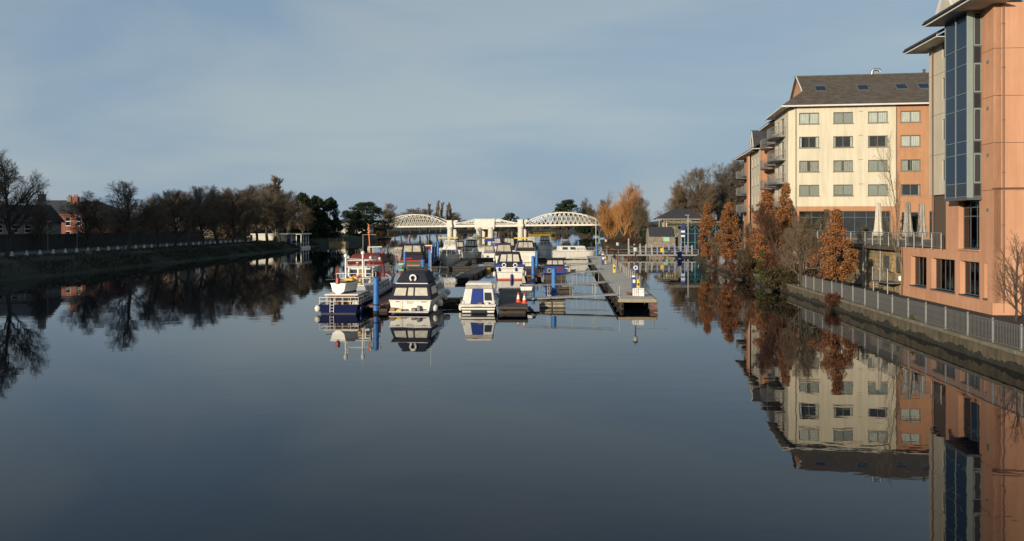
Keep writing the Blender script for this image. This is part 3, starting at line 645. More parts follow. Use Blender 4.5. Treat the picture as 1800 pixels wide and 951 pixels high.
MB().box(1, 25.9, 0.3, 12, 0.9, 19.9).build('core', 'interior', cb); MB().box(1.2, 12, 12.01, 46.6, 0.9, 17.0).build('core', 'interior', cb)
pl_ = MB(); rgp = random.Random(9)
for i in range(260): 
    y = rgp.uniform(11.4, 15.3); x = 0.78 - 1.75 * math.sin(math.pi * (y - 10.8) / 5.1) ** .6; z = 14.06 + 1.0 + rgp.uniform(0, 0.4); a = rgp.uniform(0, 6); r = .09
    pl_.poly([(x + r * math.cos(a), y + r * math.sin(a), z - r), (x - r * math.sin(a), y + r * math.cos(a), z + r), (x - r * math.cos(a), y - r * math.sin(a), z + r * .6)])
tag(pl_.build('balcony_plants', 'leaf_copper'), 'rust coloured plants along a balcony rail of the cream apartment block', 'plant'); o_ = bpy.data.objects['balcony_plants']; o_.location = cb.location; o_.rotation_euler = cb.rotation_euler
# roofs with tile courses
def course_roof(q, name, mt, n=14, parent=None, th=0.05):
    """tiled slope: q = eave-left, eave-right, ridge-right, ridge-left; stepped courses"""
    a, b, c, d = [Vector(p) for p in q]; nrm = (b - a).cross(d - a).normalized()
    for i in range(n):
        f0, f1 = i / n, (i + 1.12) / n; f1 = min(f1, 1)
        p0, p1 = a + (d - a) * f0, b + (c - b) * f0; p3, p2 = a + (d - a) * f1, b + (c - b) * f1
        MB().hexa([p0, p1, p2 - nrm * 0.0, p3], [p0 + nrm * (th + 0.03), p1 + nrm * (th + 0.03), p2 + nrm * 0.012, p3 + nrm * 0.012]).build(name, mt, parent)
ev = 19.95
rf = MB().loft([[(-1.6, -0.6, ev), (-1.6, 12.6, ev), (1.35, 9.5, 22.1), (1.35, 2.5, 22.1)], [(-1.6, -0.6, ev - 0.12), (-1.6, 12.6, ev - 0.12), (1.35, 9.5, 21.98), (1.35, 2.5, 21.98)]]).build('roof', 'roof_slate', cb)
course_roof([(-1.7, -0.7, ev), (27, -0.7, ev), (27, 6, 24.4), (1.3, 2.5, 22.1)], 'tile_course', 'roof_slate', 1, rf) if False else None
n = 15
for i in range(n):                                   # front slope, course by course; the left end follows the hip, then the gablet
    def edge(f): z = ev + (24.4 - ev) * f; y = -0.7 + 6.7 * f; x = -1.7 + 3.0 * (z - ev) / 2.15 if z < 22.1 else 1.0; return x, y, z
    xa, ya, za = edge(i / n); xb, yb, zb = edge(min(1, (i + 1.1) / n)); t0, t1 = 0.075, 0.015
    MB().hexa([(xa, ya, za), (27, ya, za), (27, yb, zb), (xb, yb, zb)], [(xa, ya - t0 * .55, za + t0), (27, ya - t0 * .55, za + t0), (27, yb, zb + t1), (xb, yb, zb + t1)]).build('tile_course', 'roof_slate', rf)
MB().hexa([(1.0, 6.0, 24.4), (27, 6.0, 24.4), (27, 12.7, ev), (1.0, 12.7, ev)], [(1.0, 6.0, 24.3), (27, 6.0, 24.3), (27, 12.7, ev - 0.1), (1.0, 12.7, ev - 0.1)]).build('rear_slope', 'roof_slate', rf)
MB().box(0.95, 27, 5.85, 6.15, 24.36, 24.52).build('ridge', 'roof_slate', rf, bevel=0.03)
MB().loft([[(1.3, 2.6, 22.1), (1.3, 9.4, 22.1), (1.3, 6, 24.3)], [(1.5, 2.6, 22.1), (1.5, 9.4, 22.1), (1.5, 6, 24.3)]]).build('gablet', 'orange_render', rf)
for s in (-1, 1): MB().beam((1.08, 6 + s * 3.5, 22.15), (1.08, 6 + s * 0.06, 24.42), 0.12, 0.18).build('bargeboard', 'soffit', rf)
MB().box(-1.7, 27, -0.76, -0.68, ev - 0.17, ev + 0.0).build('gutter', 'soffit', rf); MB().box(-1.76, -1.68, -0.7, 11.5, ev - 0.17, ev).build('gutter', 'soffit', rf)
MB().box(-1.66, 26.9, -0.67, 0.0, ev - 0.12, ev - 0.05).build('soffit', 'soffit', rf); MB().box(-1.66, -0.76, 0.01, 11.4, ev - 0.12, ev - 0.05).build('soffit', 'soffit', rf)
for x, y in ((3.3, 2.75), (8.1, 2.75), (12.4, 2.75), (14.9, 2.75)):
    z = ev + (24.4 - ev) * (y + 0.7) / 6.7; s = (24.4 - ev) / 6.7; c = Vector((x, y, z)); u = Vector((0, 1, s)).normalized(); nn = Vector((0, -s, 1)).normalized()
    f = MB(); hw, hh = 0.62, 0.68
    for p, q in (((-hw, -hh), (hw, -hh)), ((hw, -hh), (hw, hh)), ((hw, hh), (-hw, hh)), ((-hw, hh), (-hw, -hh))):
        f.beam(c + Vector((p[0], 0, 0)) + u * p[1] + nn * 0.12, c + Vector((q[0], 0, 0)) + u * q[1] + nn * 0.12, 0.1, 0.14, nn)
    fo = f.build('skylight', 'galv_dark', rf)
    a = [c + Vector((sx * 0.58, 0, 0)) + u * sy * 0.63 + nn * 0.12 for sx, sy in ((-1, -1), (1, -1), (1, 1), (-1, 1))]
    MB().hexa(a, [p + nn * 0.03 for p in a]).build('pane', 'glass_blue', fo)
MB().tube([(10.0, 6.1, 24.3), (10.1, 6.1, 24.9), (10.35, 6.1, 25.1), (10.9, 6.1, 25.05), (11.05, 6.1, 24.8)], 0.2, 10).build('roof_duct', 'alu', rf, smooth=True)
MB().lathe([(0.16, 0), (0.16, 0.35), (0.22, 0.4), (0.02, 0.5)], 10, (16, 5.9, 24.45)).build('roof_vent', 'roof_slate', rf, smooth=True)
def side_roof(x, y0, y1, z, xr, zr):
    n = 8
    for i in range(n):
        f0, f1 = i / n, min(1, (i + 1.1) / n); xa, za, xb, zb = x + (xr - x) * f0, z + (zr - z) * f0, x + (xr - x) * f1, z + (zr - z) * f1
        MB().hexa([(xa, y1, za), (xa, y0, za), (xb, y0, zb), (xb, y1, zb)], [(xa - .04, y1, za + .08), (xa - .04, y0, za + .08), (xb, y0, zb + .015), (xb, y1, zb + .015)]).build('tile_course', 'roof_dark', rf)
    MB().hexa([(xr, y1, zr), (xr, y0, zr), (2 * xr - x, y0, z), (2 * xr - x, y1, z)], [(xr, y1, zr - .1), (xr, y0, zr - .1), (2 * xr - x, y0, z - .1), (2 * xr - x, y1, z - .1)]).build('rear_slope', 'roof_dark', rf)
    MB().box(x - 0.06, x + 0.02, y0, y1, z - 0.2, z - 0.02).build('gutter', 'soffit', rf); MB().box(x + 0.03, x + 1.6, y0 + .02, y1 - .02, z - 0.14, z - 0.06).build('soffit', 'soffit', rf)
side_roof(-0.9, 12.7, 22.0, 19.75, 5.5, 23.2)
side_roof(-1.75, 22.05, 33.2, 17.2, 5, 21.0)
side_roof(-1.2, 33.25, 48.0, 17.6, 5, 21.4)
gz = MB().loft([[(-1.3, 24.2, 17.0), (-1.3, 27.6, 17.0), (-1.3, 25.9, 19.7)], [(3, 24.2, 17.0), (3, 27.6, 17.0), (3, 25.9, 19.7)]]); gz.build('gable_dormer', 'stone_cream', rf)
for s in (-1, 1):
    MB().beam((-1.42, 25.9 + s * 2.0, 16.9), (-1.42, 25.9 + s * 0.06, 19.95), 0.1, 0.22).build('bargeboard', 'soffit', rf)
    MB().hexa([(-1.5, 25.9 + s * 2.1, 16.85), (3, 25.9 + s * 2.1, 16.85), (3, 25.9, 20.05), (-1.5, 25.9, 20.05)], [(-1.5, 25.9 + s * 2.1, 16.95), (3, 25.9 + s * 2.1, 16.95), (3, 25.9, 20.15), (-1.5, 25.9, 20.15)]).build('dormer_slope', 'roof_dark', rf)

# ================================================================== RAILWAY BRIDGE
br = empty('railway_bridge', (-13, 385, 0), R(-18), 'white iron railway bridge with two lattice bowstring arches and round piers', 'bridge')
def bz(x): return 5.75 + 0.0095 * x
def arch(x0, x1, y, brace_single):
    n = 17; L = x1 - x0; zb = lambda x: bz(x)
    def top(x): f = (x - x0) / L; return bz(x) + 1.0 + 4.9 * 4 * f * (1 - f)
    tr = empty('arch_truss', (0, 0, 0), 0); tr.parent = br
    xs = [x0 + L * i / (n * 2) for i in range(n * 2 + 1)]
    tc_ = MB()
    for a, b in zip(xs, xs[1:]): tc_.beam((a, y, top(a)), (b, y, top(b)), 0.5, 0.4)
    tc_.build('top_chord', 'white_iron', tr)
    MB().beam((x0 - 1, y, bz(x0) - 0.0), (x1 + 1, y, bz(x1)), 0.5, 0.8).build('bottom_chord', 'white_iron', tr)
    allb = MB()
    for i in range(n):
        a, b = x0 + L * i / n, x0 + L * (i + 1) / n
        for (p, q, o) in ((a, b, 0.1), (b, a, -0.1)):
            mbb = MB() if brace_single else allb
            zt = top(q) - 0.2; zl = bz(p) + 0.4
            if zt - zl < 0.3: continue
            mbb.beam((p, y + o, zl), (q, y + o, zt), 0.10, 0.17)
            if brace_single: mbb.build('brace', 'white_iron', tr)
    if not brace_single: tag(allb.build('braces', 'white_iron', tr), kind='stuff')
    for i in range(1, n):
        x = x0 + L * i / n
        if top(x) - bz(x) > 1.5: MB().beam((x, y + 0.22, bz(x) + 0.4), (x, y + 0.22, top(x) - 0.2), 0.10, 0.10, (0, 1, 0)).build('vertical', 'white_iron', tr)
for x0, x1 in ((-56, -19.5), (19.5, 56.5)):
    arch(x0, x1, 0.4, True); arch(x0, x1, 7.6, False)
    MB().box(x0, x1, 0.8, 7.2, bz((x0 + x1) / 2) - 0.35, bz((x0 + x1) / 2) + 0.1).build('deck', 'white_iron_pier', br)
    for i in range(3, 13):
        x = x0 + (x1 - x0) * i / 15; f = i / 15; z = bz(x) + 1.0 + 19.6 * f * (1 - f)
        MB().beam((x, 0.4, z), (x, 7.6, z), 0.25, 0.25).build('cross_tie', 'white_iron', br)
def pier(x, y, top):
    p = MB().lathe([(1.55, -1.2), (1.5, 0.2), (1.36, top - 1.2), (1.36, top - 0.8), (1.62, top - 0.75), (1.68, top - 0.4), (1.5, top - 0.36), (1.5, top)], 20, (x, y, 0)); return p.build('pier', 'white_iron_pier', br, smooth=True)
for x in (-18, -3.0, 3.0, 18):
    for y in (0.2, 7.8): pier(x, y, bz(x) - 0.55)
for x in (-18, 18):
    for y in (0.2, 7.8):
        MB().box(x - 1.6, x + 1.6, y - 1.5, y + 1.5, bz(x) - 0.54, bz(x) + 0.75).build('pier_block', 'white_iron', br)
        MB().box(x - 1.3, x + 1.3, y - 1.25, y + 1.25, bz(x) + 0.755, bz(x) + 2.6).build('pier_cap', 'white_iron', br, bevel=0.08)
        MB().box(x - 1.5, x + 1.5, y - 1.4, y + 1.4, bz(x) + 2.605, bz(x) + 2.9).build('cap_stone', 'white_iron', br, bevel=0.06)
# swing span
for y in (0.4, 7.6):
    MB().beam((-16.3, y, bz(-16)), (16.3, y, bz(16)), 0.6, 1.15).build('girder', 'white_iron', br)
    MB().beam((-16.3, y, bz(-16) + 1.1), (16.3, y, bz(16) + 1.1), 0.3, 0.22).build('parapet_rail', 'white_iron', br)
    g = MB()
    for k in range(40): x = -16 + 32 * k / 39; g.beam((x, y, bz(x) + 0.57), (x, y, bz(x) + 1.0), 0.08, 0.08, (0, 1, 0))
    tag(g.build('parapet_bars', 'white_iron', br), kind='stuff')
    for s in (-1, 1):
        pts = [(s * (4.6 + 10.5 * f), bz(0) + 3.4 - 2.2 * f ** 0.75) for f in [k / 7 for k in range(8)]]
        c = MB()
        for (xa, za), (xb, zb) in zip(pts, pts[1:]): c.beam((xa, y, za), (xb, y, zb), 0.4, 0.34)
        c.build('swing_chord', 'white_iron', br)
        for k in range(1, 6):
            MB().beam((pts[k][0], y, bz(0) + 0.9), (pts[k - 1][0], y, pts[k - 1][1] - 0.1), 0.1, 0.18).build('brace', 'white_iron', br)
MB().box(-16, 16, 0.8, 7.2, bz(0) - 0.5, bz(0)).build('deck', 'white_iron_pier', br)
for y0, y1 in ((-0.6, 0.05), (7.95, 8.6)):
    MB().box(-5.1, 5.1, y0, y1, bz(0) - 0.55, bz(0) + 3.0).build('tower_panel', 'white_iron', br, bevel=0.06)
    MB().box(-5.4, 5.4, y0 - 0.15, y1 + 0.15, bz(0) + 3.005, bz(0) + 3.35).build('tower_cornice', 'white_iron', br, bevel=0.05)
    MB().box(-5.3, 5.3, y0 - 0.1, y1 + 0.1, bz(0) + 1.9, bz(0) + 2.1).build('tower_band', 'white_iron', br)
MB().box(-4.9, 4.9, -0.5, 8.5, bz(0) - 1.6, bz(0) - 0.56).build('turntable', 'white_iron_pier', br)
for i, x in enumerate((-18, 0, 18)):
    b = MB().tube([(x - (5 if i != 1 else 7), -2.4, 0.12), (x + (5 if i != 1 else 8), -2.4, 0.12)], 0.2, 8)
    o = b.build('floating_boom', 'yellow_paint', smooth=True); o.location = br.location; o.rotation_euler = br.rotation_euler
    tag(o, 'yellow floating boom in front of the %s bridge pier' % ('left', 'middle', 'right')[i], 'boom', 'yellow booms at the bridge piers')
# approach embankments of the railway
for nm, xs, lab in (('embankment', (-120, -57), 'earth railway embankment at the left end of the white bridge'), ('embankment', (57.5, 140), 'earth railway embankment at the right end of the white bridge')):
    a, b = xs; mb = MB()
    mb.loft([[(x, -8, 0.5), (x, -1, bz(x) - 0.2), (x, 9, bz(x) - 0.2), (x, 16, 0.5)] for x in (a, (a + b) / 2, b)]); o = mb.build(nm, 'bank_ground'); o.location = br.location; o.rotation_euler = br.rotation_euler; tag(o, kind='structure')

# ================================================================== MARINA: walkway, pontoons, piles
WD = Vector((5.3, 79.7, 0)).normalized(); RZW = -math.atan2(WD.x, WD.y)
wk = empty('main_walkway', (7.62, 57.3, 0), RZW, 'long fixed concrete walkway on piles running away from the camera', 'walkway')
WL = 80.5
for i in range(23):                                  # deck slabs with open joints
    y0 = i * 3.5; MB().box(0, 2.6, y0 + 0.008, y0 + 3.49, 0.60, 0.75).build('deck_slab', 'walk_deck', wk, bevel=0.015)
MB().box(-0.06, 2.66, -0.16, -0.0, 0.52, 0.74).build('end_beam', 'wood_pale', wk, bevel=0.02)
for x in (-0.10, 2.62): MB().box(x, x + 0.08, 0.0, WL, 0.50, 0.77).build('edge_beam', 'wood_wet' if x < 0 else 'galv_dark', wk)
pf = MB().tube([(0, 0, -1.2), (0, 0, 0.59)], 0.16, 10); pf = pf.build('pile', 'wood_wet', wk, smooth=True, loc=(0.25, 0.4, 0))
for i in range(24):
    for x in (0.25, 2.35):
        if i or x > 1: inst(pf.data, 'pile', wk, (x, 0.4 + i * 3.45, 0))
for i in range(23): MB().beam((0.05, 0.5 + i * 3.45, 0.08), (0.05, 3.6 + i * 3.45, 0.5), 0.08, 0.16).build('brace', 'wood_wet', wk)
MB().box(0.1, 0.2, 0.1, WL, 0.1, 0.35).build('waling', 'wood_wet', wk)
for z in (0.42, 0.12): MB().box(2.22, 2.75, 0.02, 0.3, z - 0.12, z + 0.06).build('fender_block', 'wood_red', wk, bevel=0.02)
MB().box(2.3, 2.5, 0.05, 0.25, -0.6, 0.5).build('corner_post', 'wood_red', wk)
wr = empty('walkway_railing', (7.62, 57.3, 0), RZW, 'low steel mesh railing along the right edge of the main walkway', 'railing')
railing(wr, (2.5, 9, 0), (2.5, 62, 0), 0.75, 22, 0.95, 'galv', 'galv_dark', 0.16)
wr2 = empty('corner_guard_rail', (7.62, 57.3, 0), RZW, 'thin grey guard rail at the near end of the walkway', 'railing')
MB().tube([(0.06, 0.1, 0.75), (0.06, 0.1, 1.7), (0.06, 0.4, 1.75)], 0.02, 6).build('post', 'galv', wr2)
MB().tube([(1.2, 0.3, 1.42), (3.4, 0.35, 1.42)], 0.015, 6).build('rail', 'galv_dark', wr2); MB().tube([(2.55, 0.34, 0.75), (2.55, 0.34, 1.42)], 0.02, 6).build('post', 'galv_dark', wr2); MB().tube([(1.25, 0.3, 0.75), (1.25, 0.3, 1.42)], 0.02, 6).build('post', 'galv_dark', wr2)
def wkp(x, y, z=0.75): c, s = math.cos(RZW), math.sin(RZW); return (7.62 + c * x - s * y, 57.3 + s * x + c * y, z)
def lamp(y, label, h=3.3, x=2.3, ring=False):
    l = empty('lamp_post', wkp(x, y), RZW, label, 'lamp post', 'black lamp posts on the walkway')
    MB().lathe([(0.09, 0), (0.09, 0.5), (0.06, 0.55), (0.05, h - 0.5), (0.07, h - 0.45)], 8).build('post', 'steel_black', l, smooth=True)
    MB().lathe([(0.10, h - 0.45), (0.16, h - 0.4), (0.2, h - 0.1), (0.12, h - 0.05)], 8).build('lantern', 'vinyl_pale', l)
    MB().lathe([(0.24, h - 0.06), (0.2, h + 0.03), (0.05, h + 0.15), (0.02, h + 0.3)], 8).build('cap', 'steel_black', l, smooth=True)
    if ring:
        rr = MB().torus((0, -0.12, 1.55), 0.15, 0.05, 'y').build('lifebuoy', 'white_paint', l, smooth=True)
        bo = MB().lathe([(0.27, -0.02), (0.27, 0.02)], 16).build('backing_board', 'blue_sign', l); bo.rotation_euler = (R(90), 0, 0); bo.location = (0, -0.08, 1.55)
lamp(13, 'black lamp post with white lifebuoy, nearest on the walkway', 3.4, ring=True)
lamp(37, 'black lamp post on the walkway, second from the near end'); lamp(64, 'black lamp post on the walkway, farthest from the near end', 3.2)
def pedestal(x, y, mt, h, label, wd=0.28):
    p = empty('service_pedestal', wkp(x, y), RZW, label, 'pedestal')
    MB().box(-wd / 2, wd / 2, -wd / 2, wd / 2, 0, h).build('body', mt, p, bevel=0.03)
    MB().lathe([(wd * 0.55, h), (wd * 0.5, h + 0.08), (0.03, h + 0.16)], 10).build('cap', 'white_paint' if mt != 'yellow_paint' else 'yellow_paint', p, smooth=True)
    MB().box(-wd * 0.3, wd * 0.3, -wd / 2 - 0.012, -wd / 2, h * 0.55, h * 0.8).build('face_plate', 'frame_white' if mt == 'blue_sign' else 'steel_black', p)
pedestal(1.75, 8.2, 'blue_sign', 1.05, 'blue service pedestal beside the yellow one on the walkway', 0.34); pedestal(2.05, 7.6, 'yellow_paint', 0.75, 'yellow service pedestal nearest on the walkway', 0.24)
pedestal(1.6, 32, 'yellow_paint', 0.8, 'yellow and white pedestal halfway along the walkway', 0.28); pedestal(1.2, 50, 'blue_sign', 1.3, 'blue service pedestal toward the far end of the walkway', 0.4); pedestal(1.6, 52, 'yellow_paint', 0.9, 'yellow post at the far end of the walkway', 0.25)
for i, x in enumerate((1.35, 1.78)):
    c = empty('white_locker', wkp(x, 2.1), RZW, ('left' if i == 0 else 'right') + ' one of two white lockers at the near end of the walkway', 'locker')
    MB().box(-0.2, 0.2, -0.18, 0.18, 0.03, 0.62).build('body', 'white_paint', c, bevel=0.015); MB().box(-0.17, 0.17, -0.195, -0.181, 0.06, 0.58).build('door', 'white_paint', c, bevel=0.005); MB().box(0.1, 0.13, -0.21, -0.196, 0.3, 0.4).build('handle', 'steel_black', c)
    MB().box(-0.18, 0.18, -0.16, 0.16, 0, 0.029).build('foot', 'steel_black', c)
mb = MB(); 
for k in range(7): mb.tube([(0.2 * math.cos(a / 3 + k), 0.2 * math.sin(a / 3 + k * 2) * 0.8, 0.03 + 0.03 * k) for a in range(20)], 0.022, 5)
tag(mb.build('rope_coil', 'wood_red', smooth=True, loc=wkp(1.0, 3.2)), 'heap of red-brown rope beside the white lockers', 'rope')

def pontoon(X0, X1, D0, D1, label, deckm='wood_dark' if False else 'wood_deck', z=0.5, rz=0.0, name='finger_pontoon'):
    p = empty(name, ((X0 + X1) / 2, D0, 0), rz, label, 'pontoon', 'floating pontoons of the marina'); hw = (X1 - X0) / 2; L = D1 - D0
    if L >= hw * 2:
        nb = int(L / 0.45)
        if nb > 60: nb = 60
        for i in range(nb): y = L * i / nb; MB().box(-hw, hw, y + 0.008, y + L / nb - 0.008, z - 0.05, z).build('deck_board', deckm, p)
    else:
        nb = max(4, min(40, int(2 * hw / 0.45)))
        for i in range(nb): x = -hw + 2 * hw * i / nb; MB().box(x + 0.008, x + 2 * hw / nb - 0.008, 0, L, z - 0.05, z).build('deck_board', deckm, p)
    MB().box(-hw, hw, -0.05, -0.004, z - 0.14, z + 0.02).build('edge_board', deckm, p)
    for s in (-1, 1): MB().box(s * hw - 0.03, s * hw + 0.03, 0, L, z - 0.2, z + 0.025).build('edge_board', 'wood_wet', p)
    k = max(1, int(max(L, 2 * hw) / 4.5))
    for i in range(k):
        if L >= 2 * hw: a = L * (i + 0.12) / k; MB().box(-hw + 0.08, hw - 0.08, a, a + L / k * 0.75, -0.35, z - 0.21).build('float', 'wood_wet', p, bevel=0.05)
        else: a = -hw + 2 * hw * (i + 0.12) / k; MB().box(a, a + 2 * hw / k * 0.75, 0.06, L - 0.06, -0.35, z - 0.21).build('float', 'wood_wet', p, bevel=0.05)
    for s in (-1, 1):
        for i in range(2): MB().box(s * (hw - 0.12) - 0.05, s * (hw - 0.12) + 0.05, L * (0.25 + 0.5 * i) - 0.15, L * (0.25 + 0.5 * i) + 0.15, z + 0.03, z + 0.08).build('cleat', 'galv_dark', p)
    return p
pontoon(-0.95, 1.05, 54.0, 70.4, 'dark wooden finger pontoon carrying two traffic cones')
pontoon(-9.95, -8.55, 55.2, 70.4, 'reddish wooden finger pontoon between the blue tug and the navy-canopied cruiser', 'wood_red')
pontoon(-5.3, -3.75, 59.6, 61.3, 'dark short pontoon between the navy-canopied cruiser and the small blue-striped boat')
pontoon(4.1, 5.4, 71.0, 73.2, 'small square pontoon at the foot of the second gangway', 'wood_deck')
pontoon(-14.5, -8.2, 71.0, 72.2, 'cross pontoon ahead of the blue tug', 'wood_deck', name='cross_pontoon')
pontoon(-6.0, -4.6, 85.0, 106, 'dark finger pontoon left of the navy-canopied cruiser with orange waterline', rz=R(-4))
pontoon(1.6, 3.3, 88.0, 106, 'brown finger pontoon between two blue piles and the blue cabin boat', 'wood_red')
pontoon(-14.6, 7.5, 106.6, 108.2, 'cross pontoon behind the second row of boats', name='cross_pontoon')
pontoon(-12.6, -11.6, 112, 132, 'finger pontoon left of the white flybridge cruiser'); pontoon(-7.9, -6.6, 112, 134, 'finger pontoon right of the white flybridge cruiser')
pontoon(-17, 9.0, 134.6, 136.6, 'cross pontoon farthest from the camera', name='cross_pontoon')
fl = empty('mooring_float', (0, 0, 0), 0, 'pair of stained concrete mooring floats at the gangway foot', 'float')
for k in range(2): MB().box(2.05 + k * 0.92, 2.9 + k * 0.92, 58.4, 60.2, -0.4, 0.42).build('block', 'float_concrete', fl, bevel=0.06)
MB().box(1.0, 3.95, 59.0, 60.0, 0.43, 0.5).build('planking', 'wood_deck', fl)
for k in (0, 1): MB().box(2.0, 3.9, 58.38 + 0, 58.4, 0.0 + 0.25 * k, 0.06 + 0.25 * k).build('rubbing_strip', 'wood_wet', fl)
def gangway(p0, p1, label, rails=True, w_=0.9):
    g = empty('gangway', (0, 0, 0), 0, label, 'gangway', 'thin gangways to the walkway'); p0 = Vector(p0); p1 = Vector(p1)
    MB().beam(p0, p1, w_, 0.1).build('deck', 'galv', g)
    sd = (p1 - p0).normalized().cross(Vector((0, 0, 1))) * w_ / 2
    for s in (-1, 1):
        a, b = p0 + sd * s, p1 + sd * s; up = Vector((0, 0, 0.95))
        if rails:
            MB().tube([a + up * 0.1, a + up, b + up, b + up * 0.1], 0.022, 6).build('handrail', 'galv', g, smooth=True)
            for k in (1, 2, 3): q = a + (b - a) * k / 4; MB().tube([q, q + up], 0.018, 6).build('stanchion', 'galv', g)
gangway((1.0, 59.5, 0.56), (7.8, 60.2, 0.84), 'nearest gangway from the floats to the walkway'); gangway((4.6, 71.9, 0.56), (8.7, 73.5, 0.84), 'second gangway reaching the walkway from a small square pontoon')
gangway((3.2, 90, 0.56), (9.8, 91, 0.84), 'gangway reaching the walkway beside the blue cabin boat'); gangway((7.4, 107.6, 0.56), (11.0, 108, 0.84), 'gangway reaching the walkway behind the blue cabin boat')
NP = [0]
def blue_pile(X, D, top, label, r=0.195, sleeve=False):
    p = empty('blue_pile', (X, D, 0), 0, label, 'pile', 'blue mooring piles')
    MB().tube([(0, 0, -1.2), (0, 0, top - 0.12)], r, 14).build('shaft', 'pile_blue', p, smooth=True)
    MB().lathe([(r + 0.02, top - 0.12), (r + 0.02, top - 0.02), (r * 0.5, top + 0.05), (0.02, top + 0.07)], 14).build('cap', 'pile_blue', p, smooth=True)
    MB().torus((0, 0, 0.62), r + 0.06, 0.035, 'z').build('collar', 'steel_black', p)
    MB().lathe([(r + .004, -.6), (r + .006, .16 + .05 * math.sin(X * 3)), (r + .002, .26 + .06 * math.sin(X * 5))], 14).build('weed_band', 'moss', p, smooth=True)
blue_pile(px(661, 54.6), 54.6, 2.42, 'tall blue pile between the blue tug and the navy-canopied cruiser'); blue_pile(px(665, 75), 75, 3.0, 'blue pile behind the wheelhouse of the blue tug')
blue_pile(px(710.5, 108.9), 109.6, 2.35, 'blue pile in front of the dark green canal boat'); blue_pile(px(755, 103), 103.4, 2.9, 'blue pile left of the white flybridge cruiser, nearest of the row')
blue_pile(px(761.5, 120), 120, 2.9, 'blue pile second in the row left of the white flybridge cruiser'); blue_pile(px(766, 133), 133, 2.95, 'blue pile third in the row left of the white flybridge cruiser'); blue_pile(px(770, 150), 150, 3.0, 'blue pile farthest in the row left of the white flybridge cruiser')
blue_pile(px(936.5, 89), 87.6, 2.6, 'blue pile at the near end of the brown finger pontoon'); blue_pile(px(943.5, 106), 106.1, 2.6, 'blue pile at the far end of the brown finger pontoon')
blue_pile(px(973.5, 66), 66, 2.45, 'blue pile standing alone in front of the blue cabin boat', 0.21); blue_pile(px(1017, 145), 145, 3.1, 'blue pile beside the boxy white cruiser'); blue_pile(px(1050.5, 138), 139.5, 2.6, 'blue pile at the far end of the walkway'); blue_pile(px(981, 190), 190, 2.6, 'small far blue pile behind the boxy white cruiser')
bb = empty('blue_barrel', (px(732, 100), 107.2, 0.5), 0, 'short blue barrel on the cross pontoon by the dark canal boat', 'barrel')
MB().lathe([(0.29, 0), (0.3, 0.3), (0.32, 0.32), (0.3, 0.34), (0.3, 0.6), (0.32, 0.62), (0.29, 0.66), (0.29, 0.9), (0.05, 0.9)], 14).build('drum', 'pile_blue', bb, smooth=True); MB().lathe([(0.1, 0.9), (0.1, 0.95), (0.02, 0.95)], 8).build('lid', 'steel_black', bb)
# traffic cones
def cone(X, Y, label, h=0.72):
    c = empty('traffic_cone', (X, Y, 0.505), 0, label, 'traffic cone', 'traffic cones on the finger pontoon')
    MB().box(-0.2, 0.2, -0.2, 0.2, 0, 0.05).build('base', 'cone_orange', c, bevel=0.015)
    MB().lathe([(0.165, 0.05), (0.125, 0.24)], 14).build('lower_body', 'cone_orange', c, smooth=True); MB().lathe([(0.1255, 0.24), (0.065, 0.54)], 14).build('white_sleeve', 'white_paint', c, smooth=True); MB().lathe([(0.064, 0.54), (0.03, h), (0.01, h)], 14).build('tip', 'cone_orange', c, smooth=True)
cone(px(911, 58), 57.4, 'left one of two orange and white traffic cones on the pontoon'); cone(px(921.5, 57.4), 56.6, 'right one of two orange and white traffic cones on the pontoon')

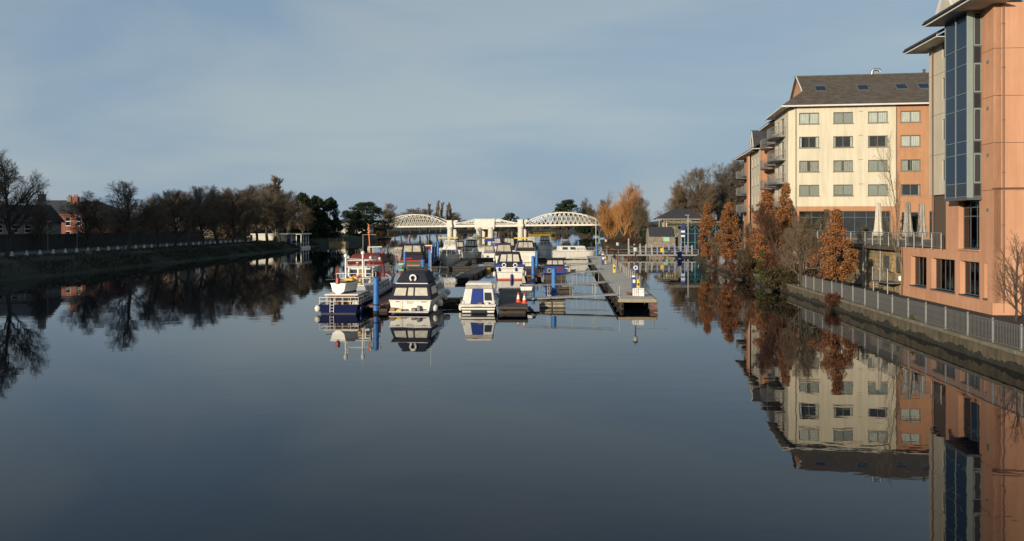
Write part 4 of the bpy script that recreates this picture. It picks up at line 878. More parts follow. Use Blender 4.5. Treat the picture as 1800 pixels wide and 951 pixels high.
# ================================================================== BOATS (local: stern at y=0, bow towards +y, z=0 waterline)
class Boat:
    def __init__(s, name, label, X, D, rz, L, B, H, hm, cat='boat', bow=0.5, sheer=0.3, rake=None, taper=0.93, deckm='white_dirty'):
        s.root = empty(name, (X, D, 0), rz, label, cat); s.L, s.B, s.H, s.bow, s.sheer, s.taper = L, B, H, bow, sheer, taper
        s.rake = L * 0.07 if rake is None else rake
        n = 18; rings = []
        for i in range(n + 1):
            t = i / n; zt = s.zt(t)
            pts = [s.P(t, zt, 1), s.P(t, zt * 0.5, 1), s.P(t, 0.0, 1), s.P(t, -0.22, .86), s.P(t, -0.45, 0.05), s.P(t, -0.45, -0.05), s.P(t, -0.22, -.86), s.P(t, 0.0, -1), s.P(t, zt * 0.5, -1), s.P(t, zt, -1)]
            rings.append(pts)
        MB().loft(rings, True, True, closed=False).build('hull', hm, s.root, smooth=True)
        MB().loft([[s.P(i / n, s.zt(i / n) - 0.04, -0.985), s.P(i / n, s.zt(i / n) - 0.04, 0.985)] for i in range(n + 1)], False, False, closed=False).build('deck', deckm, s.root)
        tr = s.hb(0); MB().poly([(-tr * 0.88, -0.004, 0.0), (tr * 0.88, -0.004, 0.0), (tr * .985, -0.004, s.zt(0) - .01), (-tr * .985, -0.004, s.zt(0) - .01)]).build('transom', hm, s.root)
    def hb(s, t):
        b0 = 1 - s.bow
        return s.B / 2 * (s.taper + (1 - s.taper) * min(1, t / 0.3)) if t < b0 else s.B / 2 * max(0.015, 1 - ((t - b0) / s.bow) ** 2.2)
    def zt(s, t): return s.H * (1 + s.sheer * t * t)
    def P(s, t, z, k):
        zt = s.zt(t); f = max(0, min(1, z / zt)); b = s.hb(t) * (0.88 + 0.12 * f) * k
        return (b, s.L * t - s.rake * t ** 4 * (1 - f), z)
    def band(s, z0, z1, mt, name='stripe', off=0.012, frac=False, t0=0.0, t1=1.0, transom=True):
        n = 18; mb = MB()
        for sd in (-1, 1):
            rings = []
            for i in range(n + 1):
                t = t0 + (t1 - t0) * i / n; a = s.zt(t) * z0 if frac else z0; b = s.zt(t) * z1 if frac else z1
                p, q = s.P(t, a, sd), s.P(t, b, sd); o = off * sd
                rings.append([(p[0] + o, p[1] + off * t, p[2]), (q[0] + o, q[1] + off * t, q[2]), (q[0] - o, q[1], q[2]), (p[0] - o, p[1], p[2])])
            mb.loft(rings)
        if transom and t0 == 0:
            h = s.zt(0); a, b = (z0 * h, z1 * h) if frac else (z0, z1); w0 = s.hb(0) * (0.88 + 0.12 * a / h); w1 = s.hb(0) * (0.88 + 0.12 * b / h)
            mb.hexa([(-w0, -off - .004, a), (w0, -off - .004, a), (w1, -off - .004, b), (-w1, -off - .004, b)], [(-w0, 0.0, a), (w0, 0.0, a), (w1, 0.0, b), (-w1, 0.0, b)])
        return mb.build(name, mt, s.root)
    def cab(s, name, hw0, y0, y1, z0, hw1, y2, y3, z1, mt, wins=(), bevel=0.05, seg=2, parent=None):
        B = [(-hw0, y0, z0), (hw0, y0, z0), (hw0, y1, z0), (-hw0, y1, z0)]; T = [(-hw1, y2, z1), (hw1, y2, z1), (hw1, y3, z1), (-hw1, y3, z1)]
        o = MB().hexa(B, T).build(name, mt, parent or s.root, bevel=bevel, seg=seg)
        faces = {'s': (B[0], B[1], T[1], T[0]), 'b': (B[2], B[3], T[3], T[2]), 'p': (B[3], B[0], T[0], T[3]), 'r': (B[1], B[2], T[2], T[1]), 't': (T[0], T[1], T[2], T[3])}
        for wn in wins:
            fc, u0, u1, v0, v1, wm = wn[:6]; nm = wn[6] if len(wn) > 6 else 'window'
            s.panel(faces[fc], u0, u1, v0, v1, wm, nm, o if parent is None else parent)
        return o
    def panel(s, q, u0, u1, v0, v1, mt, name, parent, off=0.015):
        a, b, c, d = [Vector(p) for p in q]; n = (b - a).cross(d - a).normalized()
        def X(u, v): return (a + (b - a) * u) * (1 - v) + (d + (c - d) * u) * v
        p = [X(u0, v0), X(u1, v0), X(u1, v1), X(u0, v1)]
        return MB().hexa([x - n * 0.01 for x in p], [x + n * off for x in p]).build(name, mt, parent, bevel=min(0.03, abs(v1 - v0) * 0.1))
    def rail(s, t0, t1, h, mt='galv', n=8, both=True, name='guard_rail', inset=0.94):
        for sd in ((-1, 1) if both else (1,)):
            pts = [Vector(s.P(t0 + (t1 - t0) * i / n, s.zt(t0 + (t1 - t0) * i / n), sd * inset)) for i in range(n + 1)]
            mb = MB(); mb.tube([p + Vector((0, 0, h)) for p in pts], 0.02, 6); mb.tube([p + Vector((0, 0, h * 0.5)) for p in pts], 0.012, 5)
            for p in pts: mb.tube([p, p + Vector((0, 0, h))], 0.016, 5)
            mb.build(name, mt, s.root, smooth=True)
    def fender(s, x, y, z, mt='fender_white', r=0.17, l=0.4):
        f = MB().lathe([(0.02, l / 2 + 0.02), (r * 0.7, l * 0.42), (r, l * 0.15), (r, -l * 0.15), (r * 0.7, -l * 0.42), (0.03, -l / 2)], 10, (x, y, z)).build('fender', mt, s.root, smooth=True)
        MB().tube([(x, y, z + l / 2), (x * 0.97, y, z + l / 2 + 0.4)], 0.01, 4).build('rope', 'rope', f)
    def buoy(s, x, y, z, r=0.24, u=False, mt='white_paint'):
        MB().torus((x, y, z), r, r * 0.32, 'y', a0=-60 if u else 0, a1=240 if u else 360).build('lifebuoy', mt, s.root, smooth=True)
    def line(s, p, q, sag=.15):
        p = Vector(p); q = Vector(q); MB().tube([p.lerp(q, f) - Vector((0, 0, sag * 4 * f * (1 - f))) for f in [k / 6 for k in range(7)]], .013, 4).build('mooring_line', 'rope', s.root)
    def clutter(s, n, x0, x1, y0, y1, z, seed, h=.35):
        rg = random.Random(seed)
        for k in range(n):
            x, y = rg.uniform(x0, x1), rg.uniform(y0, y1); a, b_, c = rg.uniform(.06, .2), rg.uniform(.06, .2), rg.uniform(.1, h)
            MB().hexa([(x - a, y - b_, z), (x + a, y - b_, z), (x + a, y + b_, z), (x - a, y + b_, z)], [(x - a * .8, y - b_ * .8, z + c), (x + a * .8, y - b_ * .8, z + c), (x + a * .8, y + b_ * .8, z + c), (x - a * .8, y + b_ * .8, z + c)]).build('deck_gear', rg.choice(('wood_varnish', 'white_dirty', 'navy_canvas', 'red_paint', 'galv_dark', 'grey_canvas', 'yellow_paint')), s.root, bevel=.03)
    def tube(s, name, pts, r, mt, n=6): return MB().tube(pts, r, n).build(name, mt, s.root, smooth=True)
    def box(s, name, x0, x1, y0, y1, z0, z1, mt, bevel=0.02): return MB().box(x0, x1, y0, y1, z0, z1).build(name, mt, s.root, bevel=bevel)
def frame_windows(fc, n, v0, v1, mt, m0=0.06, gap=0.03): 
    w_ = (1 - 2 * m0 - gap * (n - 1)) / n
    return [(fc, m0 + i * (w_ + gap), m0 + i * (w_ + gap) + w_, v0, v1, mt) for i in range(n)]

# --- 1 blue tug / converted barge
b = Boat('blue_tug', 'navy blue tug with white wheelhouse and dinghy on its stern cabin, leftmost boat', -11.75, 54.4, R(-1), 17.5, 3.1, 0.62, 'navy_paint', bow=0.35, sheer=0.9, taper=0.86, deckm='grey_paint')
b.band(0.86, 1.0, 'navy_paint', 'rubbing_strake', 0.04, True); b.band(0.0, 0.07, 'steel_black', 'boot_stripe')
b.cab('aft_cabin', 1.05, 0.9, 4.4, 0.58, 0.98, 1.0, 4.4, 1.17, 'wood_varnish', frame_windows('s', 4, 0.25, 0.85, 'glass_boat') + frame_windows('r', 4, 0.25, 0.8, 'glass_boat'))
b.box('cabin_roof', -1.16, 1.16, 0.8, 4.5, 1.172, 1.26, 'white_paint', 0.03)
for sd in (-1, 1):
    pass
rl = MB()
st_pts = [(-1.3, 3.6), (-1.32, 0.15), (1.32, 0.15), (1.3, 3.6)]
for z in (0.85, 1.1): rl.tube([(x, y, z) for x, y in st_pts], 0.022, 6)
for x, y in [(-1.32, 0.15), (-0.8, 0.15), (-0.27, 0.15), (0.27, 0.15), (0.8, 0.15), (1.32, 0.15), (-1.3, 1.9), (1.3, 1.9), (-1.3, 3.6), (1.3, 3.6)]: rl.tube([(x, y, 0.6), (x, y, 1.1)], 0.018, 5)
rl.build('stern_rail', 'white_paint', b.root, smooth=True)
ld = MB()
for x in (-0.55, -0.3): ld.tube([(x, -0.03, 1.05), (x, -0.1, 0.1)], 0.02, 5)
for k in range(4): ld.tube([(-0.55, -0.09 + 0.005 * k, 0.2 + 0.2 * k), (-0.3, -0.09 + 0.005 * k, 0.2 + 0.2 * k)], 0.016, 5)
ld.build('ladder', 'white_paint', b.root)
b.fender(-1.42, 0.1, 0.35, r=0.22, l=0.45); b.fender(1.5, 0.3, 0.3, 'navy_paint', 0.13, 0.6)
b.cab('saloon', 1.3, 4.5, 13.4, 0.7, 1.22, 4.5, 13.0, 1.55, 'grey_paint', frame_windows('r', 7, 0.35, 0.8, 'glass_boat', 0.04, 0.05) + frame_windows('p', 7, 0.35, 0.8, 'glass_boat', 0.04, 0.05))
b.box('saloon_roof', -1.32, 1.32, 4.5, 13.2, 1.552, 1.62, 'white_paint', 0.02)
b.cab('wheelhouse', 1.0, 7.2, 9.6, 1.62, 0.95, 7.3, 9.4, 2.75, 'white_paint', [('s', .08, .36, .4, .88, 'glass_boat'), ('s', .42, .66, .05, .9, 'wood_varnish', 'door'), ('s', .72, .94, .4, .88, 'glass_boat')] + frame_windows('r', 2, .4, .88, 'glass_boat') + frame_windows('p', 2, .4, .88, 'glass_boat'))
b.box('wheelhouse_roof', -1.1, 1.1, 7.05, 9.7, 2.752, 2.84, 'white_paint', 0.03)
rl = MB()
for z in (2.1, 2.45): rl.tube([(-1.25, 6.9, z), (-1.25, 4.7, z), (1.25, 4.7, z), (1.25, 6.9, z)], 0.022, 6)
for x, y in [(-1.25, 4.7), (-0.75, 4.7), (-.25, 4.7), (.25, 4.7), (.75, 4.7), (1.25, 4.7), (-1.25, 5.8), (1.25, 5.8), (1.25, 6.9), (-1.25, 6.9)]: rl.tube([(x, y, 1.6), (x, y, 2.45)], 0.018, 5)
rl.build('upper_rail', 'white_paint', b.root, smooth=True)
rl = MB(); rl.tube([(-1.0, 7.2, 2.85), (-1.0, 7.2, 3.3), (1.0, 7.2, 3.3), (1.0, 7.2, 2.85)], 0.03, 6); rl.tube([(0.3, 7.2, 2.85), (0.3, 7.2, 3.3)], 0.02, 6); rl.build('roof_rail', 'white_paint', b.root)
for x, y, h in ((-0.62, 5.0, 3.75), (0.32, 6.6, 3.9)):
    m_ = b.tube('mast', [(x, y, 1.6), (x, y, h)], 0.07, 'white_paint', 8)
    MB().lathe([(0.02, .17), (0.13, .1), (0.16, 0), (0.13, -.1), (0.02, -.17)], 10, (x, y, h)).build('mast_light', 'white_paint', m_, smooth=True)
for k, x in enumerate((-0.95, 0.75, 1.05, 1.35)): MB().lathe([(0.02, .14), (0.12, .08), (0.14, 0), (0.12, -.08), (0.02, -.14)], 10, (x, 7.3 + 0.2 * k, 3.55 - 0.04 * k)).build('horn_light', 'fender_white', b.root, smooth=True)
b.tube('light_bar', [(-0.95, 7.3, 3.42), (1.45, 7.9, 3.3)], 0.03, 'white_paint'); b.tube('aerial', [(-0.2, 9.2, 2.8), (-0.2, 9.2, 5.2)], 0.015, 'galv'); b.tube('boom', [(-2.0, 4.6, 2.0), (1.6, 7.0, 2.05)], 0.035, 'galv_dark')
b.tube('flag_staff', [(-1.35, 6.6, 1.6), (-1.55, 6.3, 3.0)], 0.02, 'wood_varnish')
MB().add([(-1.52, 6.35, 2.9), (-1.6, 5.9, 2.85), (-1.62, 5.7, 2.3), (-1.46, 6.4, 2.25), (-1.50, 6.35, 2.9), (-1.58, 5.9, 2.85), (-1.60, 5.7, 2.3), (-1.44, 6.4, 2.25)], [(0, 1, 2, 3), (7, 6, 5, 4)]).build('flag', 'orange_paint', b.root)
b.clutter(9, -1.1, 1.1, .25, .8, .6, 1, .3); b.clutter(10, -1.0, 1.0, 4.8, 6.9, 1.62, 2, .55); b.clutter(5, -.9, .9, 7.3, 9.3, 2.84, 3, .3); b.buoy(.1, 4.66, 2.05, .2, False, 'orange_paint'); b.line((1.3, .3, .62), (2.5, 1.2, .52)); b.line((1.45, 8, .8), (2.6, 9.2, .52))
b.rail(0.28, 0.97, 0.55, 'white_paint', 16); b.cab('red_locker', .22, 8.0, 8.6, 1.63, .2, 8.0, 8.6, 2.4, 'red_paint').location = (1.15, 0, 0)
dg = Boat('white_dinghy', 'small white dinghy resting on the stern cabin of the blue tug', -12.0, 55.5, R(-18), 2.7, 1.3, 0.34, 'white_gel', 'dinghy', bow=0.6, taper=0.9, deckm='wood_varnish'); dg.root.location.z = 1.66
dg.box('thwart', -0.5, 0.5, 0.9, 1.15, 0.40, 0.46, 'wood_varnish'); dg.cab('outboard_motor', .12, -.2, .12, .3, .1, -.16, .1, .75, 'red_paint'); dg.band(0.8, 1.0, 'white_paint', 'gunwale', 0.04, True)
dg.cab('cargo_cover', .42, 1.3, 2.1, .38, .3, 1.4, 1.9, .58, 'yellow_paint', bevel=.08)
for k in range(2): MB().box(-0.4, 0.4, 0.5 + 1.2 * k, 0.6 + 1.2 * k, -0.46, -0.2).build('cradle', 'wood_wet', dg.root)

# --- 1b red wheelhouse boat ahead of the tug
b = Boat('red_wheelhouse_boat', 'boat with rounded maroon wheelhouse and tall orange mast behind the blue tug', px(643, 74), 73.4, R(2), 12, 4.1, 0.95, 'red_paint', sheer=0.5, deckm='grey_paint')
b.cab('wheelhouse', 1.9, .5, 5.2, 0.9, 1.65, .8, 4.9, 2.5, 'maroon_paint', frame_windows('s', 3, .45, .9, 'glass_boat') + frame_windows('r', 4, .45, .9, 'vinyl') + frame_windows('p', 3, .45, .9, 'vinyl'), 0.15, 3)
b.cab('roof', 1.78, .6, 5.2, 2.5, 1.25, 1.1, 4.8, 3.35, 'maroon_canvas', (), 0.25, 3)
b.tube('mast', [(0.0, 3.6, 3.1), (-0.15, 3.6, 6.1)], 0.06, 'orange_paint', 8); b.tube('crosstree', [(-0.75, 3.6, 5.1), (0.55, 3.6, 5.1)], 0.03, 'wood_pale'); b.tube('radar_arm', [(0.35, 3.0, 3.2), (0.35, 3.0, 3.9)], 0.03, 'white_paint'); b.tube('scanner', [(-0.1, 3.0, 3.92), (1.2, 3.0, 3.95)], 0.05, 'white_paint')
b.tube('horn', [(1.25, 2.8, 3.1), (1.25, 2.8, 3.55)], 0.09, 'red_paint', 8); b.rail(.5, 1, .6, 'galv'); b.band(0.8, 1, 'wood_varnish', 'rubbing_strake', .04, True); b.buoy(-1.2, .98, 1.5, .24)

# --- 2 cruiser with navy canopy
b = Boat('navy_canopy_cruiser', 'white motor cruiser with navy canopy and horseshoe lifebuoy, nearest the camera', -6.92, 54.6, R(-4), 10.6, 3.0, 0.93, 'white_gel', sheer=0.45, bow=0.55, taper=0.95)
b.band(0.0, 0.10, 'boot_blue', 'boot_stripe'); b.band(0.9, 1.0, 'white_dirty', 'rubbing_strake', 0.04, True); b.band(0.55, 0.60, 'grey_paint', 'hull_stripe', 0.01, True, 0.05, 0.95, False)
b.cab('aft_canopy', 1.46, 0.10, 3.2, 0.95, 1.2, 0.65, 3.2, 2.0, 'navy_canvas', [('s', .08, .37, .24, .72, 'vinyl_pale'), ('s', .42, .56, .24, .74, 'vinyl_pale'), ('s', .60, .92, .24, .74, 'vinyl_pale'), ('r', .15, .85, .28, .75, 'vinyl')], 0.07, 3)
b.cab('brim', 1.26, .42, 1.2, 1.74, 1.42, .36, 1.2, 1.97, 'navy_canvas', (), .03)
b.box('canopy_frame', -1.12, 1.12, 0.54, 0.6, 1.98, 2.04, 'white_paint', .015)
b.cab('upper_canopy', 1.2, 0.85, 4.2, 2.03, 0.82, 1.3, 3.9, 2.78, 'navy_canvas', (), 0.16, 3); b.buoy(0.02, 0.92, 2.36, 0.2, True)
b.cab('saloon', 1.42, 3.2, 7.4, 0.95, 1.1, 3.2, 6.1, 1.95, 'white_gel', [('r', .08, .45, .35, .8, 'glass_boat'), ('r', .5, .82, .35, .8, 'glass_boat'), ('p', .1, .5, .35, .8, 'glass_boat'), ('b', .05, .48, .2, .85, 'glass_boat'), ('b', .52, .95, .2, .85, 'glass_boat')], .08, 3)
b.cab('flybridge', 1.16, 3.3, 5.6, 1.96, 1.05, 3.3, 5.2, 2.5, 'grey_paint', [('r', .3, .8, .3, .9, 'glass_boat')], .08, 3)
b.box('bathing_platform', -1.35, 1.35, -0.55, -0.02, 0.12, 0.2, 'white_dirty', .03); b.box('stern_door', -.72, -.5, -.04, -.006, .3, .9, 'white_dirty'); b.box('transom_vent', -.98, -.62, -.03, -.006, .78, .82, 'steel_black', .005); b.box('transom_vent', .75, 1.1, -.03, -.006, .78, .82, 'steel_black', .005)
b.cab('outdrive', .14, -.3, -.02, .2, .11, -.24, -.02, .56, 'galv_dark').location = (.62, 0, 0); b.box('step', -1.05, -.5, -.18, -.02, .26, .31, 'steel_black'); b.box('step', .5, 1.1, -.18, -.02, .26, .31, 'steel_black')
for x, y, z, r in ((1.62, 0.5, .35, .2), (1.68, 2.4, .5, .2), (1.75, 4.6, .75, .13), (1.62, 6.4, .95, .2)): b.fender(x, y, z, 'fender_white', r, .48)
b.line((-1.4, .1, .9), (-2.2, .9, .52)); b.line((1.4, .1, .9), (2.4, 4.5, .5)); b.clutter(4, -1.2, 1.2, -.45, -.15, .2, 5, .25)
b.rail(.35, 1.0, .6, 'galv', 9); b.tube('aerial', [(0.85, 3.4, 2.5), (0.8, 3.6, 4.2)], .014, 'white_paint'); b.tube('aerial_mount', [(.85, 3.4, 2.45), (.85, 3.4, 2.75)], .05, 'white_paint')
# boat name on the transom, thin grey lettering
cu = bpy.data.curves.new('boat_name', 'FONT'); cu.body = 'POLY'; cu.size = 0.2; cu.extrude = 0.002; cu.align_x = 'CENTER'
to = bpy.data.objects.new('boat_name_tmp', cu); COL.objects.link(to); dg_ = bpy.context.evaluated_depsgraph_get(); me = bpy.data.meshes.new_from_object(to.evaluated_get(dg_)); bpy.data.objects.remove(to)
me.materials.clear(); me.materials.append(M['galv_dark']); o = bpy.data.objects.new('lettering', me); COL.objects.link(o); o.parent = b.root; o.rotation_euler = (R(90), 0, 0); o.location = (0.02, -0.012, .68)

# --- 3 small cruiser with blue panel
b = Boat('blue_stripe_boat', 'small white cabin boat with a bright blue canvas panel, in front of the pontoons', -2.3, 54.7, R(-1), 6.4, 2.5, 0.62, 'white_gel', sheer=0.35, bow=0.5, taper=0.96)
b.band(0.30, 0.42, 'steel_black', 'hull_stripe', .012, True); b.band(0.62, 0.74, 'steel_black', 'hull_stripe', .012, True); b.band(.9, 1, 'white_dirty', 'rubbing_strake', .035, True); b.band(0, .06, 'steel_black', 'boot_stripe')
c = b.cab('canopy', 1.14, 0.22, 2.6, .62, .95, .9, 2.6, 1.62, 'white_gel', [('s', .26, .66, .0, .99, 'blue_canvas', 'blue_panel'), ('s', .69, .93, .22, .74, 'glass_boat'), ('r', .15, .85, .3, .8, 'vinyl'), ('p', .15, .85, .3, .8, 'vinyl')], .06, 3)
b.cab('hood_window', .95, .95, 3.0, 1.63, .92, 1.1, 3.0, 1.85, 'vinyl', (), .05); b.cab('hood', .99, 1.0, 3.2, 1.85, .84, 1.2, 3.0, 2.02, 'white_gel', (), .07, 3)
b.cab('cabin', 1.05, 2.6, 5.0, .62, .75, 2.6, 4.2, 1.3, 'white_gel', [('r', .2, .7, .35, .75, 'glass_boat')], .08, 3); b.rail(.5, 1, .45)
b.cab('outboard_bracket', .5, -.25, 0, .05, .5, -.2, 0, .22, 'steel_black'); b.tube('stern_rail', [(-1.1, .05, .62), (-1.15, .1, .85), (-1.1, 1.6, .9)], .018, 'galv'); b.tube('stern_rail', [(1.1, .05, .62), (1.15, .1, .85), (1.1, 1.6, .9)], .018, 'galv')
for k in range(5): b.box('letter_stroke', -.24 + .1 * k, -.18 + .1 * k, -.014, -.006, .46 + .01 * (k % 2), .50 + .01 * (k % 2), 'grey_paint', .004)
b.fender(-1.3, 1.2, .3, r=.13, l=.5); b.line((1.2, .1, .6), (1.6, 1.4, .52)); b.line((-1.2, .1, .6), (-1.9, 3.6, .52)); b.clutter(4, -1.0, 1.0, .02, .2, .6, 6, .18)

# --- 4 white cruiser, orange waterline
b = Boat('orange_waterline_cruiser', 'white cruiser with tall navy canopy, two lifebuoys and orange waterline', -.25, 88.3, R(0), 9.8, 3.1, 1.25, 'white_gel', sheer=.3, taper=.95)
b.band(0.0, .16, 'antifoul', 'boot_stripe', .02); b.band(.93, 1, 'white_dirty', 'rubbing_strake', .04, True); b.band(.64, .67, 'galv_dark', 'hull_stripe', .01, True)
b.cab('canopy', 1.5, .1, 3.8, 1.4, 1.12, .5, 3.8, 3.0, 'navy_canvas', [('s', .10, .35, .38, .86, 'vinyl_pale'), ('s', .40, .60, .38, .88, 'vinyl_pale'), ('s', .65, .90, .38, .86, 'vinyl_pale'), ('r', .1, .45, .4, .85, 'vinyl'), ('r', .55, .9, .4, .85, 'vinyl'), ('p', .1, .9, .4, .85, 'vinyl')], .16, 3)
for s in (-1, 1): b.buoy(s * .62, .02, 1.62, .2); b.cab('dodger', .46, -.02, .06, 1.42, .46, .0, .06, 1.72, 'blue_canvas').location = (s * 1.25, 0, 0)
b.cab('stern_rail', 1.5, -.02, .06, 1.27, 1.5, 0, .06, 1.4, 'white_gel', (), .02); b.cab('cabin', 1.4, 3.8, 7.5, 1.3, 1.1, 3.8, 6.6, 2.4, 'white_gel', [('r', .1, .8, .3, .8, 'glass_boat'), ('b', .1, .9, .2, .85, 'glass_boat')], .08)
for x in (-1.15, .68): b.fender(x, -.12, 1.15, 'blue_canvas', .12, .42)
b.fender(.2, -.14, .3, 'blue_canvas', .13, .7); b.fender(-1.7, .5, .6, r=.17, l=.6); b.fender(1.72, .5, .7, r=.16, l=.6); b.rail(.45, 1, .6)

# --- 5 blue cabin boat
b = Boat('blue_cabin_boat', 'royal blue steel cabin boat with dark canopy beside the lone blue pile', 4.72, 88.0, R(-3), 10.5, 2.75, .72, 'wood_wet', sheer=.4, taper=.92, deckm='navy_paint')
b.band(.82, 1.0, 'navy_paint', 'rubbing_strake', .05, True); b.cab('stern_cabin', 1.16, .25, 3.4, .7, .98, .45, 3.4, 1.5, 'blue_canvas', [('s', .1, .32, .12, .7, 'wood_pale', 'window_frame'), ('s', .14, .28, .2, .6, 'glass_boat'), ('s', .60, .84, .2, .78, 'maroon_canvas', 'red_panel'), ('r', .2, .8, .3, .7, 'glass_boat')], .06)
b.cab('canopy', 1.08, .7, 3.3, 1.5, .9, .9, 3.2, 2.22, 'black_canvas', frame_windows('s', 3, .25, .85, 'vinyl', .06, .05), .1, 3); b.box('canopy_top', -1.0, 1.0, .75, 3.4, 2.2, 2.3, 'black_canvas', .05)
b.cab('cabin', 1.14, 3.4, 8.8, .72, 1.0, 3.4, 8.6, 1.6, 'navy_paint', frame_windows('p', 5, .4, .8, 'glass_boat', .06, .08) + frame_windows('r', 5, .4, .8, 'glass_boat', .06, .08)); b.fender(-1.45, .8, .5, r=.1, l=.5); b.line((-1.2, .2, .7), (-1.8, 1.5, .52)); b.clutter(5, -.9, .9, 4, 8, 1.6, 8, .3)
# --- 6 dark green canal boat
b = Boat('dark_canal_boat', 'dark green and red canal boat with black canopy, left of the piles', px(724, 116), 116, R(0), 13, 3.8, 1.0, 'green_paint', sheer=.3, taper=.9, deckm='wood_deck')
b.band(.78, 1, 'red_paint', 'red_stripe', .04, True); b.band(0, .1, 'yellow_paint', 'boot_stripe', .02); b.band(.35, .42, 'red_paint', 'red_line', .014, True)
b.cab('stern_cabin', 1.7, .2, 4, 1.0, 1.6, .3, 4, 1.75, 'navy_canvas', [('s', .1, .48, .2, .4, 'red_paint', 'red_panel')], .08); b.cab('canopy', 1.62, .3, 4.2, 1.75, 1.4, .6, 4.2, 3.25, 'black_canvas', [('s', .10, .47, .28, .86, 'vinyl'), ('s', .53, .90, .28, .86, 'vinyl'), ('r', .1, .45, .3, .85, 'vinyl')], .16, 3)
b.cab('cabin', 1.6, 4.2, 11, 1.0, 1.4, 4.2, 10.8, 2.0, 'green_paint', frame_windows('r', 5, .35, .8, 'glass_boat', .05, .08)); b.fender(-2.0, .4, .7, 'rubber', .25, .5); b.fender(2.0, 1.5, .5, 'rubber', .25, .5); b.tube('orange_staff', [(-1.85, .2, .6), (-1.8, .2, 2.5)], .08, 'orange_paint')
b.cab('stern_step', 1.2, -.25, 0, .1, 1.2, -.2, 0, .3, 'wood_pale'); b.tube('red_post', [(-.8, 3, 3.2), (-.8, 3, 4.6)], .05, 'red_paint'); b.box('green_cover', -1.9, -1.1, -.3, 0, .25, .55, 'green_mint')
# --- 8 small red boat
b = Boat('small_red_boat', 'small red boat with white framed cabin between the canal boat and the piles', px(748, 128), 128, R(0), 7.5, 2.0, .8, 'red_paint', sheer=.4, deckm='wood_deck')
b.cab('cabin', .88, .6, 3, .8, .82, .7, 3, 2.7, 'red_paint', [('s', .12, .88, .5, .9, 'glass_boat'), ('s', .12, .88, .1, .4, 'maroon_canvas', 'door'), ('r', .1, .9, .5, .9, 'glass_boat')]); b.box('roof', -.98, .98, .5, 3.2, 2.7, 2.82, 'white_paint'); b.box('cabin_frame', -.95, -.85, .55, .65, .8, 2.7, 'white_paint'); b.box('cabin_frame', .85, .95, .55, .65, .8, 2.7, 'white_paint')
b.tube('aerial', [(.3, 1, 2.8), (.3, 1, 3.9)], .02, 'yellow_paint'); b.tube('aerial', [(-.3, 1, 2.8), (-.2, 1, 4.2)], .02, 'yellow_paint'); b.band(0, .15, 'wood_pale', 'boot_stripe', .02)
# --- 7 white flybridge cruiser, bow to the camera
def bow_on(name, label, X, D, L, B, H, top, canopy, hm='white_gel', fly=True, rz=R(180), glass='glass_boat'):
    b = Boat(name, label, X, D + L, rz, L, B, H, hm, sheer=.25, bow=.55)
    b.band(.9, 1, 'white_dirty', 'rubbing_strake', .04, True); b.band(.45, .5, 'grey_paint', 'hull_stripe', .01, True)
    zc = H * 1.1 + .75
    b.cab('cabin', B * .44, L * .2, L * .74, H, B * .34, L * .2, L * .56, zc, hm, [('b', .05, .32, .25, .92, glass), ('b', .35, .65, .25, .92, glass), ('b', .68, .95, .25, .92, glass), ('r', .2, .8, .35, .85, glass), ('p', .2, .8, .35, .85, glass)], .08, 3)
    if fly: b.cab('flybridge', B * .36, L * .18, L * .5, zc, B * .33, L * .18, L * .47, zc + .5, hm, (), .06)
    z0 = zc + (.5 if fly else 0)
    b.cab('canopy', B * .33, L * .16, L * .44, z0, B * .27, L * .18, L * .38, top, canopy, frame_windows('b', 3, .22, .85, 'vinyl', .06, .05) + frame_windows('r', 2, .22, .85, 'vinyl') + frame_windows('p', 2, .22, .85, 'vinyl'), .1, 3)
    b.rail(.45, 1.0, .6, 'galv', 9); b.tube('anchor_roller', [(0, L * .93, H * 1.22), (0, L + .12, H * 1.2)], .06, 'galv'); b.fender(B * .53, L * .5, H * .5, r=.13, l=.5); b.fender(-B * .53, L * .5, H * .5, r=.13, l=.5)
    return b
bow_on('white_flybridge_cruiser', 'white flybridge cruiser pointing its bow at the camera, right of the row of piles', px(786, 121), 120.5, 10, 3.0, 1.35, 3.7, 'white_dirty')
# --- farther boats
bow_on('black_bow_boat', 'white boat with dark framed canopy and black bow flare, right of the flybridge cruiser', px(832, 142), 140, 9, 2.8, 1.1, 3.4, 'black_canvas', fly=False, rz=R(168))
mat('maroon_grey', (.035, .022, .024), .85, .3, 3)
def stern_on(name, label, X, D, L, B, H, top, canopy, hm='white_gel', nw=3, wm='vinyl', vis=(.35, .86), stripe='navy_paint', rz=0.0):
    b = Boat(name, label, X, D, rz, L, B, H, hm, sheer=.3, taper=.94)
    b.band(.9, 1, 'white_dirty', 'rubbing_strake', .04, True); b.band(0, .12, stripe, 'boot_stripe', .02)
    zc = H + (top - H) * .35
    b.cab('canopy', B * .47, .15, L * .38, H + .02, B * .36, .5, L * .38, top, canopy, frame_windows('s', nw, vis[0], vis[1], wm, .08, .04) + frame_windows('r', 2, vis[0], vis[1], wm) + frame_windows('p', 2, vis[0], vis[1], wm), .14, 3)
    b.cab('cabin', B * .45, L * .38, L * .78, H, B * .34, L * .38, L * .68, H + .9, hm, [('r', .15, .8, .35, .8, 'glass_boat'), ('p', .15, .8, .35, .8, 'glass_boat'), ('b', .1, .9, .2, .85, 'glass_boat')], .08)
    b.box('bathing_platform', -B * .42, B * .42, -.4, -.02, .15, .24, 'white_dirty', .03); b.fender(B * .53, .8, H * .5, r=.13, l=.5); b.fender(-B * .53, .8, H * .5, r=.13, l=.5); b.rail(.45, 1, .55); b.tube('aerial', [(B * .2, L * .4, top - .2), (B * .2, L * .4, top + .9)], .015, 'white_paint')
    return b
